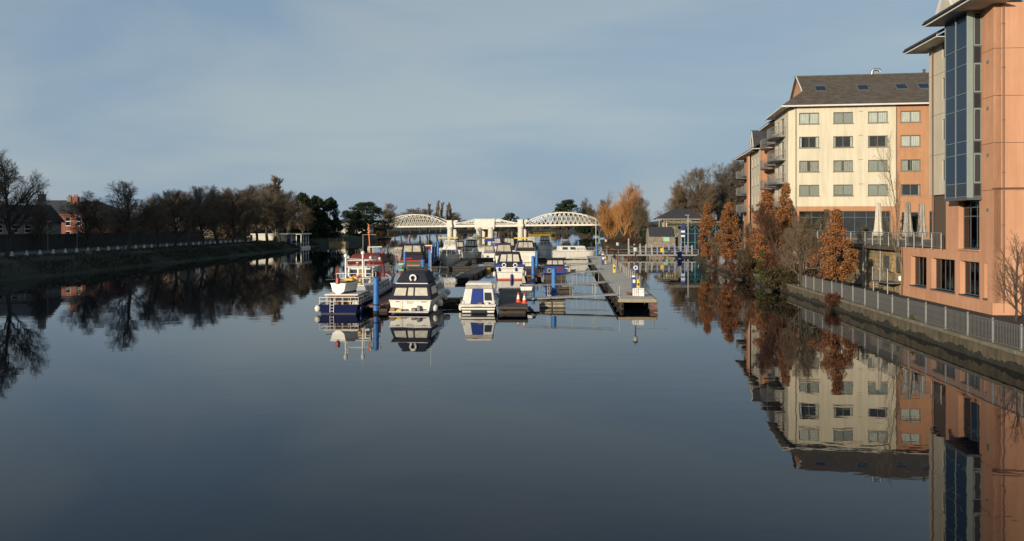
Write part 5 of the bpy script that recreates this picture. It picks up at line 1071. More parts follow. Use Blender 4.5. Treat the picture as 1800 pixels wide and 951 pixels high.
b = stern_on('blue_bimini_boat', 'small grey-white boat under a raised blue bimini, in the back row', px(860, 144), 144, 7, 2.1, 1.0, 2.35, 'grey_canvas', nw=2)
b.cab('bimini', 1.0, .3, 3.4, 3.1, .75, .5, 3.2, 3.6, 'blue_canvas', (), .14, 3)
for x in (-.9, .9):
    for y in (.5, 3.2): b.tube('bimini_pole', [(x, y, 1.0), (x * .95, y, 3.15)], .025, 'galv')
stern_on('grey_canopy_cruiser', 'white cruiser with maroon-grey canopy directly behind the orange waterline cruiser', px(886, 125), 124, 9, 2.9, 1.3, 3.2, 'maroon_grey', nw=2, wm='vinyl')
stern_on('dark_canopy_cruiser', 'cruiser with black canopy in the far row, before the right bridge pier', px(895, 150), 148, 9, 2.5, 1.4, 3.9, 'black_canvas', nw=3, wm='vinyl')
b = stern_on('tall_white_cruiser', 'tall white cruiser with grey canopy, left of the far blue pile', px(924, 110), 110.5, 10, 2.85, 2.45, 3.85, 'black_canvas', nw=3, wm='vinyl', stripe='green_paint')
b.tube('stern_rail', [(-1.3, .0, 2.1), (-1.3, -.1, 2.9), (1.3, -.1, 2.9), (1.3, 0, 2.1)], .025, 'galv'); b.box('transom_step', -1.1, 1.1, -.5, -.02, .9, 1.0, 'white_dirty'); b.box('swim_door', -.4, .4, -.03, -.006, .3, 1.8, 'white_dirty')
bow_on('dark_hood_cruiser', 'white cruiser with tall dark hood pointing at the camera, right of the back row', px(959, 166), 163, 10, 3.1, 1.7, 3.7, 'black_canvas', fly=False)
b = Boat('boxy_white_cruiser', 'boxy white cruiser lying broadside near the far end of the walkway', px(976, 140), 142, R(-80), 8.2, 3.0, 1.45, 'white_gel', sheer=.12, bow=.3, taper=.97)
b.cab('cabin', 1.35, .6, 5.6, 1.45, 1.2, .7, 5.2, 2.35, 'white_gel', [('r', .1, .3, .3, .8, 'glass_boat'), ('r', .4, .6, .3, .8, 'glass_boat')], .1, 3); b.band(.9, 1, 'white_dirty', 'rubbing_strake', .04, True); b.band(0, .1, 'navy_paint', 'boot_stripe', .02); b.rail(.4, 1, .5)
b = Boat('blue_rowing_boat', 'small white and blue rowing boat lying on the pontoon behind the cones', px(925, 63), 62.6, R(-8), 2.6, 1.15, .34, 'white_gel', 'rowing boat', bow=.55, taper=.85, deckm='blue_canvas'); b.root.location.z = .96
b.band(.78, 1.0, 'blue_canvas', 'gunwale', .03, True); b.box('thwart', -.5, .5, .8, 1.0, .31, .38, 'wood_pale')
stern_on('narrow_white_cruiser', 'white cruiser with navy hood left of the far black-canopied boat', px(806, 158), 158, 8, 2.4, 1.2, 2.9, 'navy_canvas', nw=2)
o = MB().lathe([(0.02, -.2), (.3, -.15), (.36, .15), (.3, .4), (.1, .55), (.02, .56)], 12, (px(857, 100), 103, 0)); tag(o.build('yellow_buoy', 'yellow_paint', smooth=True), 'small yellow mooring buoy floating left of the orange waterline cruiser', 'buoy')
mat('yellow_dull', (.42, .30, .06), .6, .3, 2)
ob_ = Boat('orange_workboat', 'low orange and yellow work barge moored beyond the right bridge pier', 6, 470, R(-82), 20, 5, .7, 'yellow_dull', 'barge', bow=.2, deckm='wood_deck'); ob_.cab('cabin', 1.2, 1, 4, .7, 1.1, 1.2, 3.8, 2.2, 'orange_paint', frame_windows('r', 3, .4, .8, 'glass_boat'))
ob_.rail(.3, .98, 1.1, 'yellow_paint', 14)
stern_on('far_white_cruiser', 'far white cruiser between the row of piles and the bridge pier', px(797, 172), 172, 9, 2.7, 1.3, 3.0, 'navy_canvas', nw=2)
stern_on('far_blue_hood_cruiser', 'far white cruiser with blue hood left of the dark canopy cruiser', px(872, 176), 176, 9, 2.6, 1.4, 3.3, 'blue_canvas', nw=2)
bow_on('far_bow_cruiser', 'far white cruiser pointing this way between the two tall dark-hooded boats', px(935, 172), 168, 9, 2.8, 1.4, 3.5, 'white_dirty')
bow_on('far_small_cruiser', 'far small white cruiser right of the dark hooded one', px(995, 180), 176, 8, 2.6, 1.3, 3.0, 'navy_canvas', fly=False)

# ================================================================== LEFT BANK THINGS
i = 0; D = 96.0; bo0 = None
while D < 196:
    if bo0 is None:
        bo0 = empty('white_bollard', (-63.5, D, 2.07), 0, 'white bollard', 'bollard', 'white bollards along the riverside road')
        MB().lathe([(0.24, -0.05), (0.24, 0.06), (0.21, 0.09), (0.12, 0.54), (0.09, 0.6), (0.02, 0.62)], 12).build('body', 'bollard_white', bo0, smooth=True); MB().lathe([(0.27, -0.05), (0.27, 0.03), (0.2, 0.04)], 12).build('foot', 'coping', bo0)
        o = bo0
    else: o = copy_tree(bo0, None, (-63.5 + rng.uniform(-.05, .05), D, 2.07))
    o['label'] = 'white conical bollard by the left riverside road, %s from the left edge' % ordn(i)
    i += 1; D += 3.05
lw = empty('road_wall', (-76, 60, 2.05), 0, 'long dark stone wall behind the road on the left bank', 'wall')
for k in range(34):
    h = 2.4 + 0.06 * math.sin(k * 1.3)
    MB().box(-0.25, 0.25, k * 4 + .01, k * 4 + 3.99, -0.3, h).build('wall_panel', 'stone_dark', lw); MB().box(-0.33, 0.33, k * 4 + .01, k * 4 + 3.99, h + .002, h + .14).build('coping', 'stone_dark', lw)
def house(name, label, X, Y, w_, d_, zb, ze, zr, wm, rm='roof_dark', chim=(), wins=(), rz=0.0, hip=True, rows=((.12, .42), (.58, .88)), fm='frame_white'):
    h = empty(name, (X, Y, 0), rz, label, 'house'); ops = []
    for x in wins:
        for a, b in rows: z0 = zb + (ze - zb) * a; z1 = zb + (ze - zb) * b; ops.append((x - .55, x + .55, z0, z1))
    mb = MB(); wall(mb, (0, 0, 0), FU, FN, 0, w_, zb - 1, ze, ops, .2); wall(mb, (w_, 0.2, 0), RU, (1, 0, 0), 0, d_ - .2, zb - 1, ze, [], .2); wall(mb, (0, 0.2, 0), RU, RN, 0, d_ - .2, zb - 1, ze, [], .2); wall(mb, (.2, d_, 0), FU, (0, 1, 0), 0, w_ - .4, zb - 1, ze, [], .2)
    mb.build('walls', wm, h)
    for o in ops: window(h, (0, 0, 0), FU, FN, *o, .1, .09, 1, 2, fm, 'glass_dark', None, sill='sill')
    e = .45; ins = d_ / 2 if hip else -e
    a = [(-e, -e, ze), (w_ + e, -e, ze), (w_ - ins, d_ / 2, zr), (ins, d_ / 2, zr), (w_ + e, d_ + e, ze), (-e, d_ + e, ze)]
    r_ = MB().add(a + [(x, y, z - .12) for x, y, z in a[:2]] + [(a[4][0], a[4][1], ze - .12), (a[5][0], a[5][1], ze - .12)], [(0, 1, 2, 3), (1, 4, 2), (4, 5, 3, 2), (5, 0, 3), (0, 6, 7, 1), (1, 7, 8, 4), (4, 8, 9, 5), (5, 9, 6, 0), (9, 8, 7, 6)]).build('roof', rm, h)
    for x, y, zt, wd in chim:
        MB().box(x - wd / 2, x + wd / 2, y - .4, y + .4, ze, zt).build('chimney', 'brick_red' if wm == 'brick_red' else wm, r_); MB().box(x - wd / 2 - .08, x + wd / 2 + .08, y - .48, y + .48, zt + .002, zt + .2).build('chimney_cap', 'brick_red' if wm == 'brick_red' else 'coping', r_)
        for k in range(2): MB().lathe([(.14, 0), (.11, .4), (.13, .42), (.02, .43)], 8, (x - wd * .22 + k * wd * .44, y, zt + .2)).build('chimney_pot', 'brick_red', r_)
    return h
house('red_brick_house', 'red brick house with dark hipped roof and tall chimney behind the left trees', px(84, 162), 162, 12.4, 9, 2.2, 8.5, 11.0, 'brick_red', chim=((3.7, 3.6, 11.7, 1.1),), wins=(1.6, 4.0, 6.2, 8.4, 10.8))
house('grey_gable_house', 'grey gabled house partly hidden by the tree at the far left edge', px(-60, 128), 130, 9.6, 8, 2.2, 6.6, 9.4, 'stone_grey', chim=((8.6, 4, 11.0, .9),), wins=(1.5, 4, 6.5, 8.6), hip=False)
house('grey_house', 'grey rendered house between the left tree and the red brick house', px(36, 172), 176, 7, 8, 2.2, 8.4, 11.6, 'stone_grey', chim=((6.2, 4, 12.2, .9),), wins=(1.5, 4), hip=False)
house('pale_house', 'pale house half hidden behind the middle of the left trees', px(215, 190), 196, 11, 8, 2.2, 8.0, 11, 'stone_grey', chim=((2, 4, 12, .9), (9, 4, 12, .9)), wins=(1.5, 4, 6.5, 9))
house('grey_terrace_house', 'grey house glimpsed low between trunks in the middle of the left bank', px(320, 230), 236, 14, 8, 2.2, 6.2, 8.6, 'stone_grey', wins=(1.5, 4, 6.5, 9, 12))
house('low_cream_house', 'low cream house behind the trees left of the boathouse', px(400, 255), 258, 13, 8, 2.2, 6.4, 9.0, 'house_white', wins=(2, 5, 8, 11))
house('white_villa', 'white villa half hidden behind the spreading dark pine', px(588, 380), 384, 16, 9, 3, 7.4, 10, 'house_white', wins=(2, 5, 8, 11, 14))
# boathouse with veranda over the water
bh = empty('white_boathouse', (-66.5, 206, 0), 0, 'long white boathouse with columned veranda at the water on the left bank', 'boathouse')
mb = MB(); wall(mb, (0, 0, 0), FU, FN, 0, 8.3, 0.3, 3.6, [], .2); wall(mb, (8.3, 0.2, 0), RU, (1, 0, 0), 0, 9, 0.3, 3.6, [(1, 2, 1, 2.8), (3.5, 4.5, 1, 2.8)], .2); mb.build('walls', 'house_white', bh)
MB().box(-.4, 12.8, -.4, 9.6, 3.61, 3.85).build('roof', 'white_paint', bh, bevel=.03); MB().box(8.3, 12.6, 0, 9, -.4, .55).build('veranda_deck', 'white_dirty', bh)
for x in (8.6, 9.9, 11.2, 12.4): MB().box(x - .09, x + .09, .05, .23, .55, 3.6).build('column', 'white_paint', bh)
for y in (2.5, 5, 7.5): MB().box(12.3, 12.48, y, y + .18, .55, 3.6).build('column', 'white_paint', bh)
MB().box(8.4, 12.5, .1, .16, 1.35, 1.42).build('rail', 'white_paint', bh); MB().box(12.36, 12.42, .2, 9, 1.35, 1.42).build('rail', 'white_paint', bh)
for k in range(12): MB().box(8.5 + k * .34, 8.55 + k * .34, .1, .15, .56, 1.35).build('baluster', 'white_paint', bh)
MB().box(8.35, 9.6, .3, .34, .6, 2.6).build('door', 'blue_sign', bh)
# slipway and stone jetty beside it
jt = empty('stone_jetty', (-60, 240, 0), R(4), 'low stone jetty and slipway left of the pine', 'jetty')
MB().hexa([(0, 0, -.5), (5, 0, -.5), (5, 8, -.5), (0, 8, -.5)], [(0, 0, .9), (5, 0, .15), (5, 8, .15), (0, 8, .9)]).build('slipway', 'coping', jt); MB().box(5.05, 10, 1, 8, -.5, .95).build('jetty_wall', 'stone_yellow', jt); MB().box(4.95, 10.1, .9, 8.1, .955, 1.1).build('jetty_cap', 'coping', jt)
for k in range(5): MB().box(5.2 + k, 5.28 + k, 1.2, 1.28, 1.1, 2.0).build('post', 'galv', jt)
MB().box(5.2, 9.3, 1.22, 1.26, 1.9, 1.96).build('rail', 'galv', jt)
def pole(name, X, Y, z0, h, mt, label, r=.05, cat='pole'):
    p = empty(name, (X, Y, z0), 0, label, cat); MB().tube([(0, 0, 0), (0, 0, h)], [r, r * .7], 8).build('shaft', mt, p, smooth=True); MB().lathe([(r * 2, 0), (r * 2, .12), (r, .14)], 8).build('foot', mt, p); return p
pole('flag_pole', px(1047.5, 141), 141, .75, 6.4, 'white_paint', 'tall thin white pole at the far end of the walkway')
pole('mast_pole', px(541.5, 236), 236, 1.2, 7, 'galv', 'thin pale pole behind the boathouse on the left bank', .06)
for i, (x, D) in enumerate(((84, 112), (135.5, 117.5))):
    p = pole('road_lamp', px(x, D), D, 2.1, 5.2 if i else 4.4, 'galv_dark', ('right' if i else 'left') + ' one of two thin lamp posts by the left riverside road', .06, 'lamp post'); MB().box(-.12, .5, -.07, .07, (5.2 if i else 4.4), (5.3 if i else 4.5)).build('lamp_head', 'galv', p)
for i, (x, D) in enumerate(((142, 103), (345, 150), (203, 118))):
    s = empty('park_bench', (px(x, D) + 1.5, D, 1.98 if i else 1.9), R(90 + 10 * i), ('bench of pale slats on the grass under the left trees, nearest', 'pale bench on the bank under the middle of the left trees', 'bench beside the large bare tree on the left bank')[i], 'bench', 'benches on the left bank')
    for k in range(3): MB().box(-.8, .8, .14 * k, .14 * k + .11, .43, .47).build('seat_slat', 'coping', s); MB().box(-.8, .8, .45 + .03 * k, .48 + .03 * k, .55 + .15 * k, .66 + .15 * k).build('back_slat', 'coping', s)
    for x_ in (-.65, .65): MB().box(x_ - .04, x_ + .04, .02, .42, 0, .43).build('leg', 'steel_black', s)

# ================================================================== RIGHT SIDE: marina pavilion, stone hut, boardwalk
hp = empty('hip_roof_pavilion', (px(1157, 205), 205, 0), R(-6), 'ivy covered pavilion with dark hipped roof beyond the boardwalk', 'pavilion')
W_ = px(1216, 205) - px(1157, 205)
mb = MB(); wall(mb, (1.6, 0, 0), FU, FN, 0, W_ - 2.2, .8, 7.7, [(5.6, 6.7, 4.9, 7.2)], .2); wall(mb, (1.6, .2, 0), RU, RN, 0, 8, .8, 7.7, [], .2); mb.build('walls', 'stone_cream', hp)
window(hp, (1.6, 0, 0), FU, FN, 5.6, 6.7, 4.9, 7.2, .1, .1, 1, 1, 'frame_white', 'glass_dark', None)
a = [(-.6, -1, 7.7), (W_ + 3, -1, 7.7), (W_ - 1, 4.2, 10.3), (4.4, 4.2, 10.3), (W_ + 3, 9.5, 7.7), (-.6, 9.5, 7.7)]
MB().add(a + [(x, y, z - .2) for x, y, z in (a[0], a[1], a[4], a[5])], [(0, 1, 2, 3), (1, 4, 2), (4, 5, 3, 2), (5, 0, 3), (0, 6, 7, 1), (1, 7, 8, 4), (4, 8, 9, 5), (5, 9, 6, 0), (9, 8, 7, 6)]).build('roof', 'roof_dark', hp)
MB().box(-.62, W_ + 3.02, -1.04, -.98, 7.44, 7.66).build('fascia', 'wood_pale', hp)
for x in (0.1, 1.3): MB().box(x, x + .2, -.7, -.5, .9, 7.48).build('post', 'wood_pale', hp)
sh = empty('stone_hut', (px(1139, 190), 190, 0), R(-4), 'small rubble stone hut with dark slate roof and mint green panel', 'hut'); W_ = 6.4
mb = MB(); wall(mb, (0, 0, 0), FU, FN, 0, W_, .6, 3.4, [], .3); wall(mb, (0, .3, 0), RU, RN, 0, 5, .6, 3.4, [], .3); wall(mb, (W_, .3, 0), RU, (1, 0, 0), 0, 5, .6, 3.4, [], .3); mb.build('walls', 'stone_grey', sh)
rg = random.Random(21)
for row in range(6):
    x = .05
    while x < W_ - .4:
        L = rg.uniform(.4, .9); L = min(L, W_ - x - .04); MB().box(x, x + L - .05, -.06 - rg.uniform(0, .04), -.002, .85 + row * .42, 1.22 + row * .42 + rg.uniform(-.05, .03)).build('stone', 'stone_grey' if rg.random() < .7 else 'stone_yellow', sh); x += L
MB().loft([[(.0, .3, 3.4), (.0, 5.3, 3.4), (.0, 2.8, 5.3)], [(.35, .3, 3.4), (.35, 5.3, 3.4), (.35, 2.8, 5.3)]]).build('gable', 'stone_grey', sh); MB().loft([[(W_ - .35, .3, 3.4), (W_ - .35, 5.3, 3.4), (W_ - .35, 2.8, 5.3)], [(W_, .3, 3.4), (W_, 5.3, 3.4), (W_, 2.8, 5.3)]]).build('gable', 'stone_grey', sh)
for s in (-1, 1): MB().hexa([(.36, 2.8 + s * 3.1, 3.3), (W_ - .36, 2.8 + s * 3.1, 3.3), (W_ - .36, 2.8, 5.5), (.36, 2.8, 5.5)], [(.36, 2.8 + s * 3.1, 3.42), (W_ - .36, 2.8 + s * 3.1, 3.42), (W_ - .36, 2.8, 5.62), (.36, 2.8, 5.62)]).build('roof_slope', 'roof_dark', sh)
MB().box(3.6, 5.0, -.17, -.12, 2.2, 3.25).build('green_panel', 'green_mint', sh); MB().box(3.5, 5.1, -.5, -.11, 3.3, 3.38).build('panel_hood', 'roof_dark', sh)
gp = empty('green_steel_pavilion', (px(1196, 168), 168, 0), R(-5), 'low glazed pavilion with green steel frame and flat pale roof behind the copper trees', 'pavilion'); W_ = 10.5
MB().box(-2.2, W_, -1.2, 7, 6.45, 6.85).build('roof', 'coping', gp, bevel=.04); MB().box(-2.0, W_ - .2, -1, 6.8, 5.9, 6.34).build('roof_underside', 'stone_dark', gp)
for k in range(8):
    x = .2 + k * 1.4; MB().box(x - .07, x + .07, 0, .14, .8, 5.9).build('column', 'green_steel', gp)
    if k < 7:
        for z0, z1 in ((.9, 2.4), (2.5, 4.2), (4.3, 5.8)): MB().box(x + .08, x + 1.32, .06, .08, z0, z1).build('pane', 'glass_blue', gp)
        MB().beam((x, -.4, 5.8), (x + .7, -.4, 4.9), .07, .07).build('brace', 'green_steel', gp); MB().beam((x + 1.4, -.4, 5.8), (x + .7, -.4, 4.9), .07, .07).build('brace', 'green_steel', gp)
for z in (2.45, 4.25): MB().box(.1, 10.1, -.02, .16, z - .04, z + .04).build('transom', 'green_steel', gp)
MB().box(.3, 10, 1.2, 6.5, .8, 5.8).build('inner_wall', 'stone_grey', gp)
sg = empty('blue_info_sign', (px(1200.5, 160), 160, .8), 0, 'tall blue and white information sign beside the lamp pole', 'sign')
MB().box(-.42, .42, -.05, .05, 2.8, 5.3).build('board', 'blue_sign', sg, bevel=.02); MB().box(-.38, .38, -.066, -.052, 3.75, 4.15).build('white_band', 'white_paint', sg); MB().box(-.38, .38, -.066, -.052, 2.9, 3.25).build('white_band', 'white_paint', sg)
for x in (-.35, .35): MB().tube([(x, 0, 0), (x, 0, 2.8)], .05, 8).build('leg', 'galv', sg)
p = pole('quay_lamp', px(1209.5, 158), 158, .8, 7.2, 'galv', 'tall grey lamp pole with twin head beside the blue sign', .09, 'lamp post'); MB().box(-.6, .25, -.12, .12, 7.1, 7.28).build('lamp_head', 'galv', p, bevel=.03)
bw = empty('boardwalk', (15.0, 144.5, 0), R(-1), 'low boardwalk crossing from the walkway to the right bank', 'boardwalk')
for k in range(19): MB().box(k + .01, k + .99, 0, 2.2, .58, .72).build('deck_slab', 'walk_deck', bw)
MB().box(0, 19, -.05, -.005, .5, .74).build('edge_beam', 'galv', bw)
for k in range(7): MB().tube([(.5 + k * 3, .3, -1), (.5 + k * 3, .3, .58)], .14, 8).build('pile', 'wood_wet', bw)
for z in (1.15, 1.65): MB().tube([(0, .1, z), (18.5, .1, z)], .03, 6).build('rail', 'galv', bw)
for k in range(10): MB().tube([(k * 2.05, .1, .7), (k * 2.05, .1, 1.65)], .035, 6).build('post', 'galv', bw)
bf = empty('boardwalk_fence', (15.0, 147, 0), R(-1), 'row of lilac painted posts with rails along the back of the boardwalk', 'fence')
for k in range(12):
    x = 6.3 + k * 1.05; h = 2.5 + .15 * math.sin(k)
    MB().box(x - .12, x + .12, -.12, .12, .3, h if k else 3.6).build('post', 'grey_paint' if k in (0, 1, 2, 3, 4, 11) else M.get('lilac') or mat('lilac', (.23, .25, .42), .6, .2, 3), bf, bevel=.02)
for z in (1.2, 2.0): MB().box(6.3, 18, -.03, .03, z, z + .1).build('rail', 'galv', bf)
o = MB().box(0, .55, -.05, .05, 0, .75).build('notice', 'yellow_paint', bevel=.02, loc=(px(1158, 146), 144.4, 1.15)); tag(o, 'small yellow notice on the boardwalk rail', 'sign')
o = MB().box(0, .8, -.05, .05, 0, 1.2).build('notice', 'navy_paint', bevel=.02, loc=(px(1187, 146), 144.2, .1)); tag(o, 'dark blue board under the right end of the boardwalk', 'sign')
# unseen stone church left of the view, added and sized to shade the bank
ch = empty('unseen_church', (-142, 38, 2.1), 0, 'large grey stone church, unseen left of the view, added to shade the left bank', 'church')
MB().box(0, 46, 0, 50, -.5, 21).build('nave', 'stone_grey', ch)
MB().loft([[(-.6, y, 21.01), (46.6, y, 21.01), (23, y, 29)] for y in (-.5, 50.5)]).build('roof', 'roof_dark', ch)
for x in (-5, 45): 
    MB().box(x, x + 6, -6.2, -.02, -.5, 30).build('tower', 'stone_grey', ch); MB().loft([[(x - .3, -6.5, 30.01), (x + 6.3, -6.5, 30.01), (x + 6.3, .3, 30.01), (x - .3, .3, 30.01)], [(x + 2.9, -3.2, 36), (x + 3.1, -3.2, 36), (x + 3.1, -3.0, 36), (x + 2.9, -3.0, 36)]]).build('tower_cap', 'roof_dark', ch)
for k in range(6):
    MB().box(46.01, 46.12, 4 + k * 6.6, 6 + k * 6.6, 6, 15).build('window', 'glass_dark', ch); MB().box(46.02, 47, 1 + k * 7.6, 2.2 + k * 7.6, -.5, 16).build('buttress', 'stone_grey', ch)

# ================================================================== TREES AND PLANTS
def rot_about(d, ang, az):
    d = d.normalized(); u = d.orthogonal().normalized(); v = d.cross(u)
    return (d * math.cos(ang) + (u * math.cos(az) + v * math.sin(az)) * math.sin(ang)).normalized()
def fast_tube(mb, P, r0, r1, n):
    base = len(mb.v); k = len(P); d = (P[-1] - P[0]); d = d.normalized() if d.length > 1e-6 else Vector((0, 0, 1)); u = d.orthogonal().normalized(); w_ = d.cross(u)
    cs = [(math.cos(2 * math.pi * j / n), math.sin(2 * math.pi * j / n)) for j in range(n)]
    for i, p in enumerate(P):
        r = r0 + (r1 - r0) * i / (k - 1)
        for c, s in cs: mb.v.append((p.x + (u.x * c + w_.x * s) * r, p.y + (u.y * c + w_.y * s) * r, p.z + (u.z * c + w_.z * s) * r))
    for i in range(k - 1):
        for j in range(n): a = base + i * n + j; b = base + i * n + (j + 1) % n; mb.f.append((a, b, b + n, a + n))
def skeleton(rg, h, nl=(9, 7, 7, 6), ang=(50, 45, 45, 45), ratio=(.55, .55, .5, .5), clean=.25, r0=None, up=(.10, .10, .08, .05), lean=.0, twig_r=.0095, wig=.13):
    big, tw = MB(), MB(); r0 = r0 or h * .022; maxl = len(nl)
    def grow(p, d, L, r, lvl):
        ns = (6, 5, 4, 3, 2)[min(lvl, 4)]; P = [p.copy()]; dd = d.copy()
        for s in range(ns):
            dd = (dd + Vector((rg.gauss(0, wig), rg.gauss(0, wig), rg.gauss(0, wig * .6) + (up[min(lvl - 1, len(up) - 1)] if lvl else .02)))).normalized()
            p = p + dd * (L / ns); P.append(p.copy())
        r1 = r * .45 if lvl < maxl else r * .5
        fast_tube(big if lvl <= 1 else tw, P, r, max(r1, twig_r * .6), 7 if lvl == 0 else (5 if lvl == 1 else 3))
        if lvl >= maxl: return
        c = nl[lvl]; lo = clean if lvl == 0 else .22
        for k in range(c):
            f = lo + (1 - lo) * (k + rg.random() * .8) / c; f = min(f, .99); q = f * ns; i = int(q); pp = P[i] + (P[i + 1] - P[i]) * (q - i); bd = (P[i + 1] - P[i]).normalized()
            a = R(ang[lvl]) * rg.uniform(.6, 1.25) * (1.15 - .45 * f if lvl == 0 else 1); nd = rot_about(bd, a, k * 2.4 + rg.uniform(-.6, .6))
            ll = L * ratio[lvl] * rg.uniform(.7, 1.2) * ((1.12 - .55 * f) if lvl == 0 else (1.15 - .5 * f)); rr = max(twig_r, r * (1 - .6 * f) * .62)
            grow(pp, nd, ll, rr, lvl + 1)
    grow(Vector((0, 0, -.15)), Vector((lean, 0, 1)).normalized(), h * .78, r0, 0)
    return big, tw
def unit(mb, h):   # rescale to exact height h
    return mb
PROTO = {}; WIDE = 1.0
def bare_proto(key, seed, h, bark='bark', twig='twig_dark', **kw):
    big, tw = skeleton(random.Random(seed), h, **kw); zt = max(v[2] for v in tw.v); s = h / zt
    for m_ in (big, tw): m_.v = [(x * s, y * s, z * s) for x, y, z in m_.v]
    a = big.build('trunk', bark, smooth=True); c = tw.build('crown', twig); PROTO[key] = (a.data, c.data, h)
    bpy.data.objects.remove(a); bpy.data.objects.remove(c)
def plant_tree(key, X, Y, z, h, rz, label, name='bare_tree', cat='tree', group=None, wide=1.0):
    a, c, h0 = PROTO[key]; t_ = empty(name, (X, Y, z), rz, label, cat, group); s = h / h0
    for nm, me in (('trunk', a), ('crown', c)):
        if me is None: continue
        o = bpy.data.objects.new(nm, me); COL.objects.link(o); o.parent = t_; o.scale = (s * wide * WIDE, s * wide * WIDE, s)
    return t_
bare_proto('lime1', 1, 13, nl=(13, 10, 9, 9), ratio=(.50, .55, .55, .62), ang=(58, 45, 45, 45), clean=.22)
bare_proto('lime2', 2, 13, nl=(14, 10, 9, 9), ratio=(.46, .55, .55, .62), ang=(52, 48, 45, 50), clean=.25)
bare_proto('lime3', 3, 13, nl=(12, 10, 9, 9), ratio=(.54, .52, .55, .62), ang=(60, 45, 50, 45), clean=.26)
bare_proto('brown1', 4, 14, twig='twig_brown', nl=(14, 10, 9, 9), ratio=(.50, .55, .55, .62), ang=(50, 45, 45, 45), clean=.2)
bare_proto('brown2', 14, 14, twig='twig_brown', nl=(15, 10, 9, 9), ratio=(.46, .58, .55, .62), ang=(55, 45, 45, 45), clean=.18)
bare_proto('sapling', 5, 10, bark='bark_pale', twig='twig_pale', nl=(12, 6, 5), ratio=(.42, .5, .5), ang=(32, 34, 40), clean=.2, r0=.07, twig_r=.010)
bare_proto('poplar', 6, 20, bark='bark_pale', twig='twig_pale', nl=(34, 10, 8), ratio=(.28, .5, .55), ang=(24, 25, 30), clean=.08, up=(.25, .2, .1), twig_r=.03)
bare_proto('willow', 8, 16, bark='twig_orange', twig='twig_orange', nl=(22, 14, 10, 5), ratio=(.62, .5, .5, .5), ang=(46, 34, 32, 34), clean=.04, up=(.2, .2, .15, .1), twig_r=.011, r0=.24)
bare_proto('multistem', 9, 6, bark='bark_pale', twig='twig_pale', nl=(18, 7, 5), ratio=(.62, .45, .45), ang=(42, 28, 32), clean=.04, up=(.22, .15, .1), twig_r=.008, r0=.06)
bare_proto('upright', 12, 7, bark='twig_umber', twig='twig_umber', nl=(30, 10, 8), ratio=(.34, .5, .55), ang=(34, 30, 34), clean=.03, up=(.2, .15, .1), twig_r=.010, r0=.09)
bare_proto('near', 10, 5, bark='bark', twig='twig_brown', nl=(14, 7, 6), ratio=(.5, .5, .5), ang=(55, 42, 42), clean=.15, up=(.15, .1, .1), twig_r=.006, r0=.07)
WIDE = 1.22
HEDGE = []
GL = 'bare trees along the left bank'
L_TREES = [('lime1', 10, 99, 13.6, 'tallest bare tree at the left edge of the picture', .72), ('lime3', -45, 92, 12.5, 'bare tree cut by the left edge, in front of the grey gabled house', 1.0), ('lime2', 82, 128, 8.2, 'small bare tree left of the red brick house', .9), ('lime2', 156, 128, 9.6, 'bare tree in front of the right half of the red brick house', 1.0),
    ('lime1', 224, 122, 10.9, 'broad domed bare tree standing clear right of the red brick house', 1.05), ('lime3', 184, 140, 8.8, 'low bare tree just left of the broad domed bare tree', 1.0), ('brown1', 278, 142, 9.9, 'brown bare tree directly right of the broad domed bare tree', 1.0), ('brown2', 306, 150, 11, 'second brown bare tree right of the broad domed one', 1.0), ('lime3', 333, 146, 11.6, 'third bare tree right of the broad domed one', 1.0),
    ('brown1', 358, 158, 11.8, 'fourth bare tree right of the broad domed one', 1.0), ('lime2', 384, 165, 12.4, 'fifth bare tree right of the broad domed one', 1.0), ('brown2', 408, 172, 12.2, 'sixth bare tree right of the broad domed one', 1.0), ('lime1', 432, 180, 13.4, 'bare tree left of the boathouse end wall', 1.0), ('brown1', 452, 186, 13.2, 'bare tree at the left end of the boathouse', 1.0), ('lime2', 470, 195, 14.2, 'bare tree in front of the boathouse, left trunk', 1.0),
    ('poplar', 484, 203, 16.6, 'tallest thin bare tree over the boathouse', 1.5), ('lime3', 492, 196, 14.6, 'bare tree in front of the boathouse, leaning middle trunk', 1.0), ('brown2', 508, 214, 13.6, 'bare tree behind the right end of the boathouse', 1.0), ('brown1', 530, 226, 10.5, 'brown bare tree beside the tall dark conifers', 1.0)]
for i, (k, x, D, h, lab, wd) in enumerate(L_TREES): plant_tree(k, px(x, D), D, 2.0, h, i * 1.7, lab, group=GL, wide=wd)
back = [(262, 178, 10.5), (300, 190, 12), (325, 205, 13), (352, 214, 13), (382, 222, 14), (412, 230, 15), (440, 236, 15), (230, 165, 8), (468, 246, 15), (110, 190, 9), (285, 200, 11), (340, 228, 12), (370, 240, 13), (398, 250, 14), (425, 252, 14), (455, 262, 15), (490, 256, 15), (505, 262, 14), (142, 205, 9), (250, 210, 10)]
for i, (x, D, h) in enumerate(back): plant_tree(('brown1', 'lime2', 'brown2', 'lime3')[i % 4], px(x, D), D, 2.1, h, i * 2.1, 'background bare tree in the left rear row, %s of twenty' % ordn(i), group='rear row of bare trees on the left bank')
WIDE = 1.0
for i, (x, D, w_) in enumerate(((205, 172, 3), (240, 178, 3.4), (275, 186, 3.6), (310, 196, 4), (345, 208, 4.2), (375, 222, 4.6), (402, 236, 4.8), (428, 246, 5), (455, 256, 5), (480, 264, 5), (505, 272, 5))): HEDGE.append((px(x, D), D, w_, i))
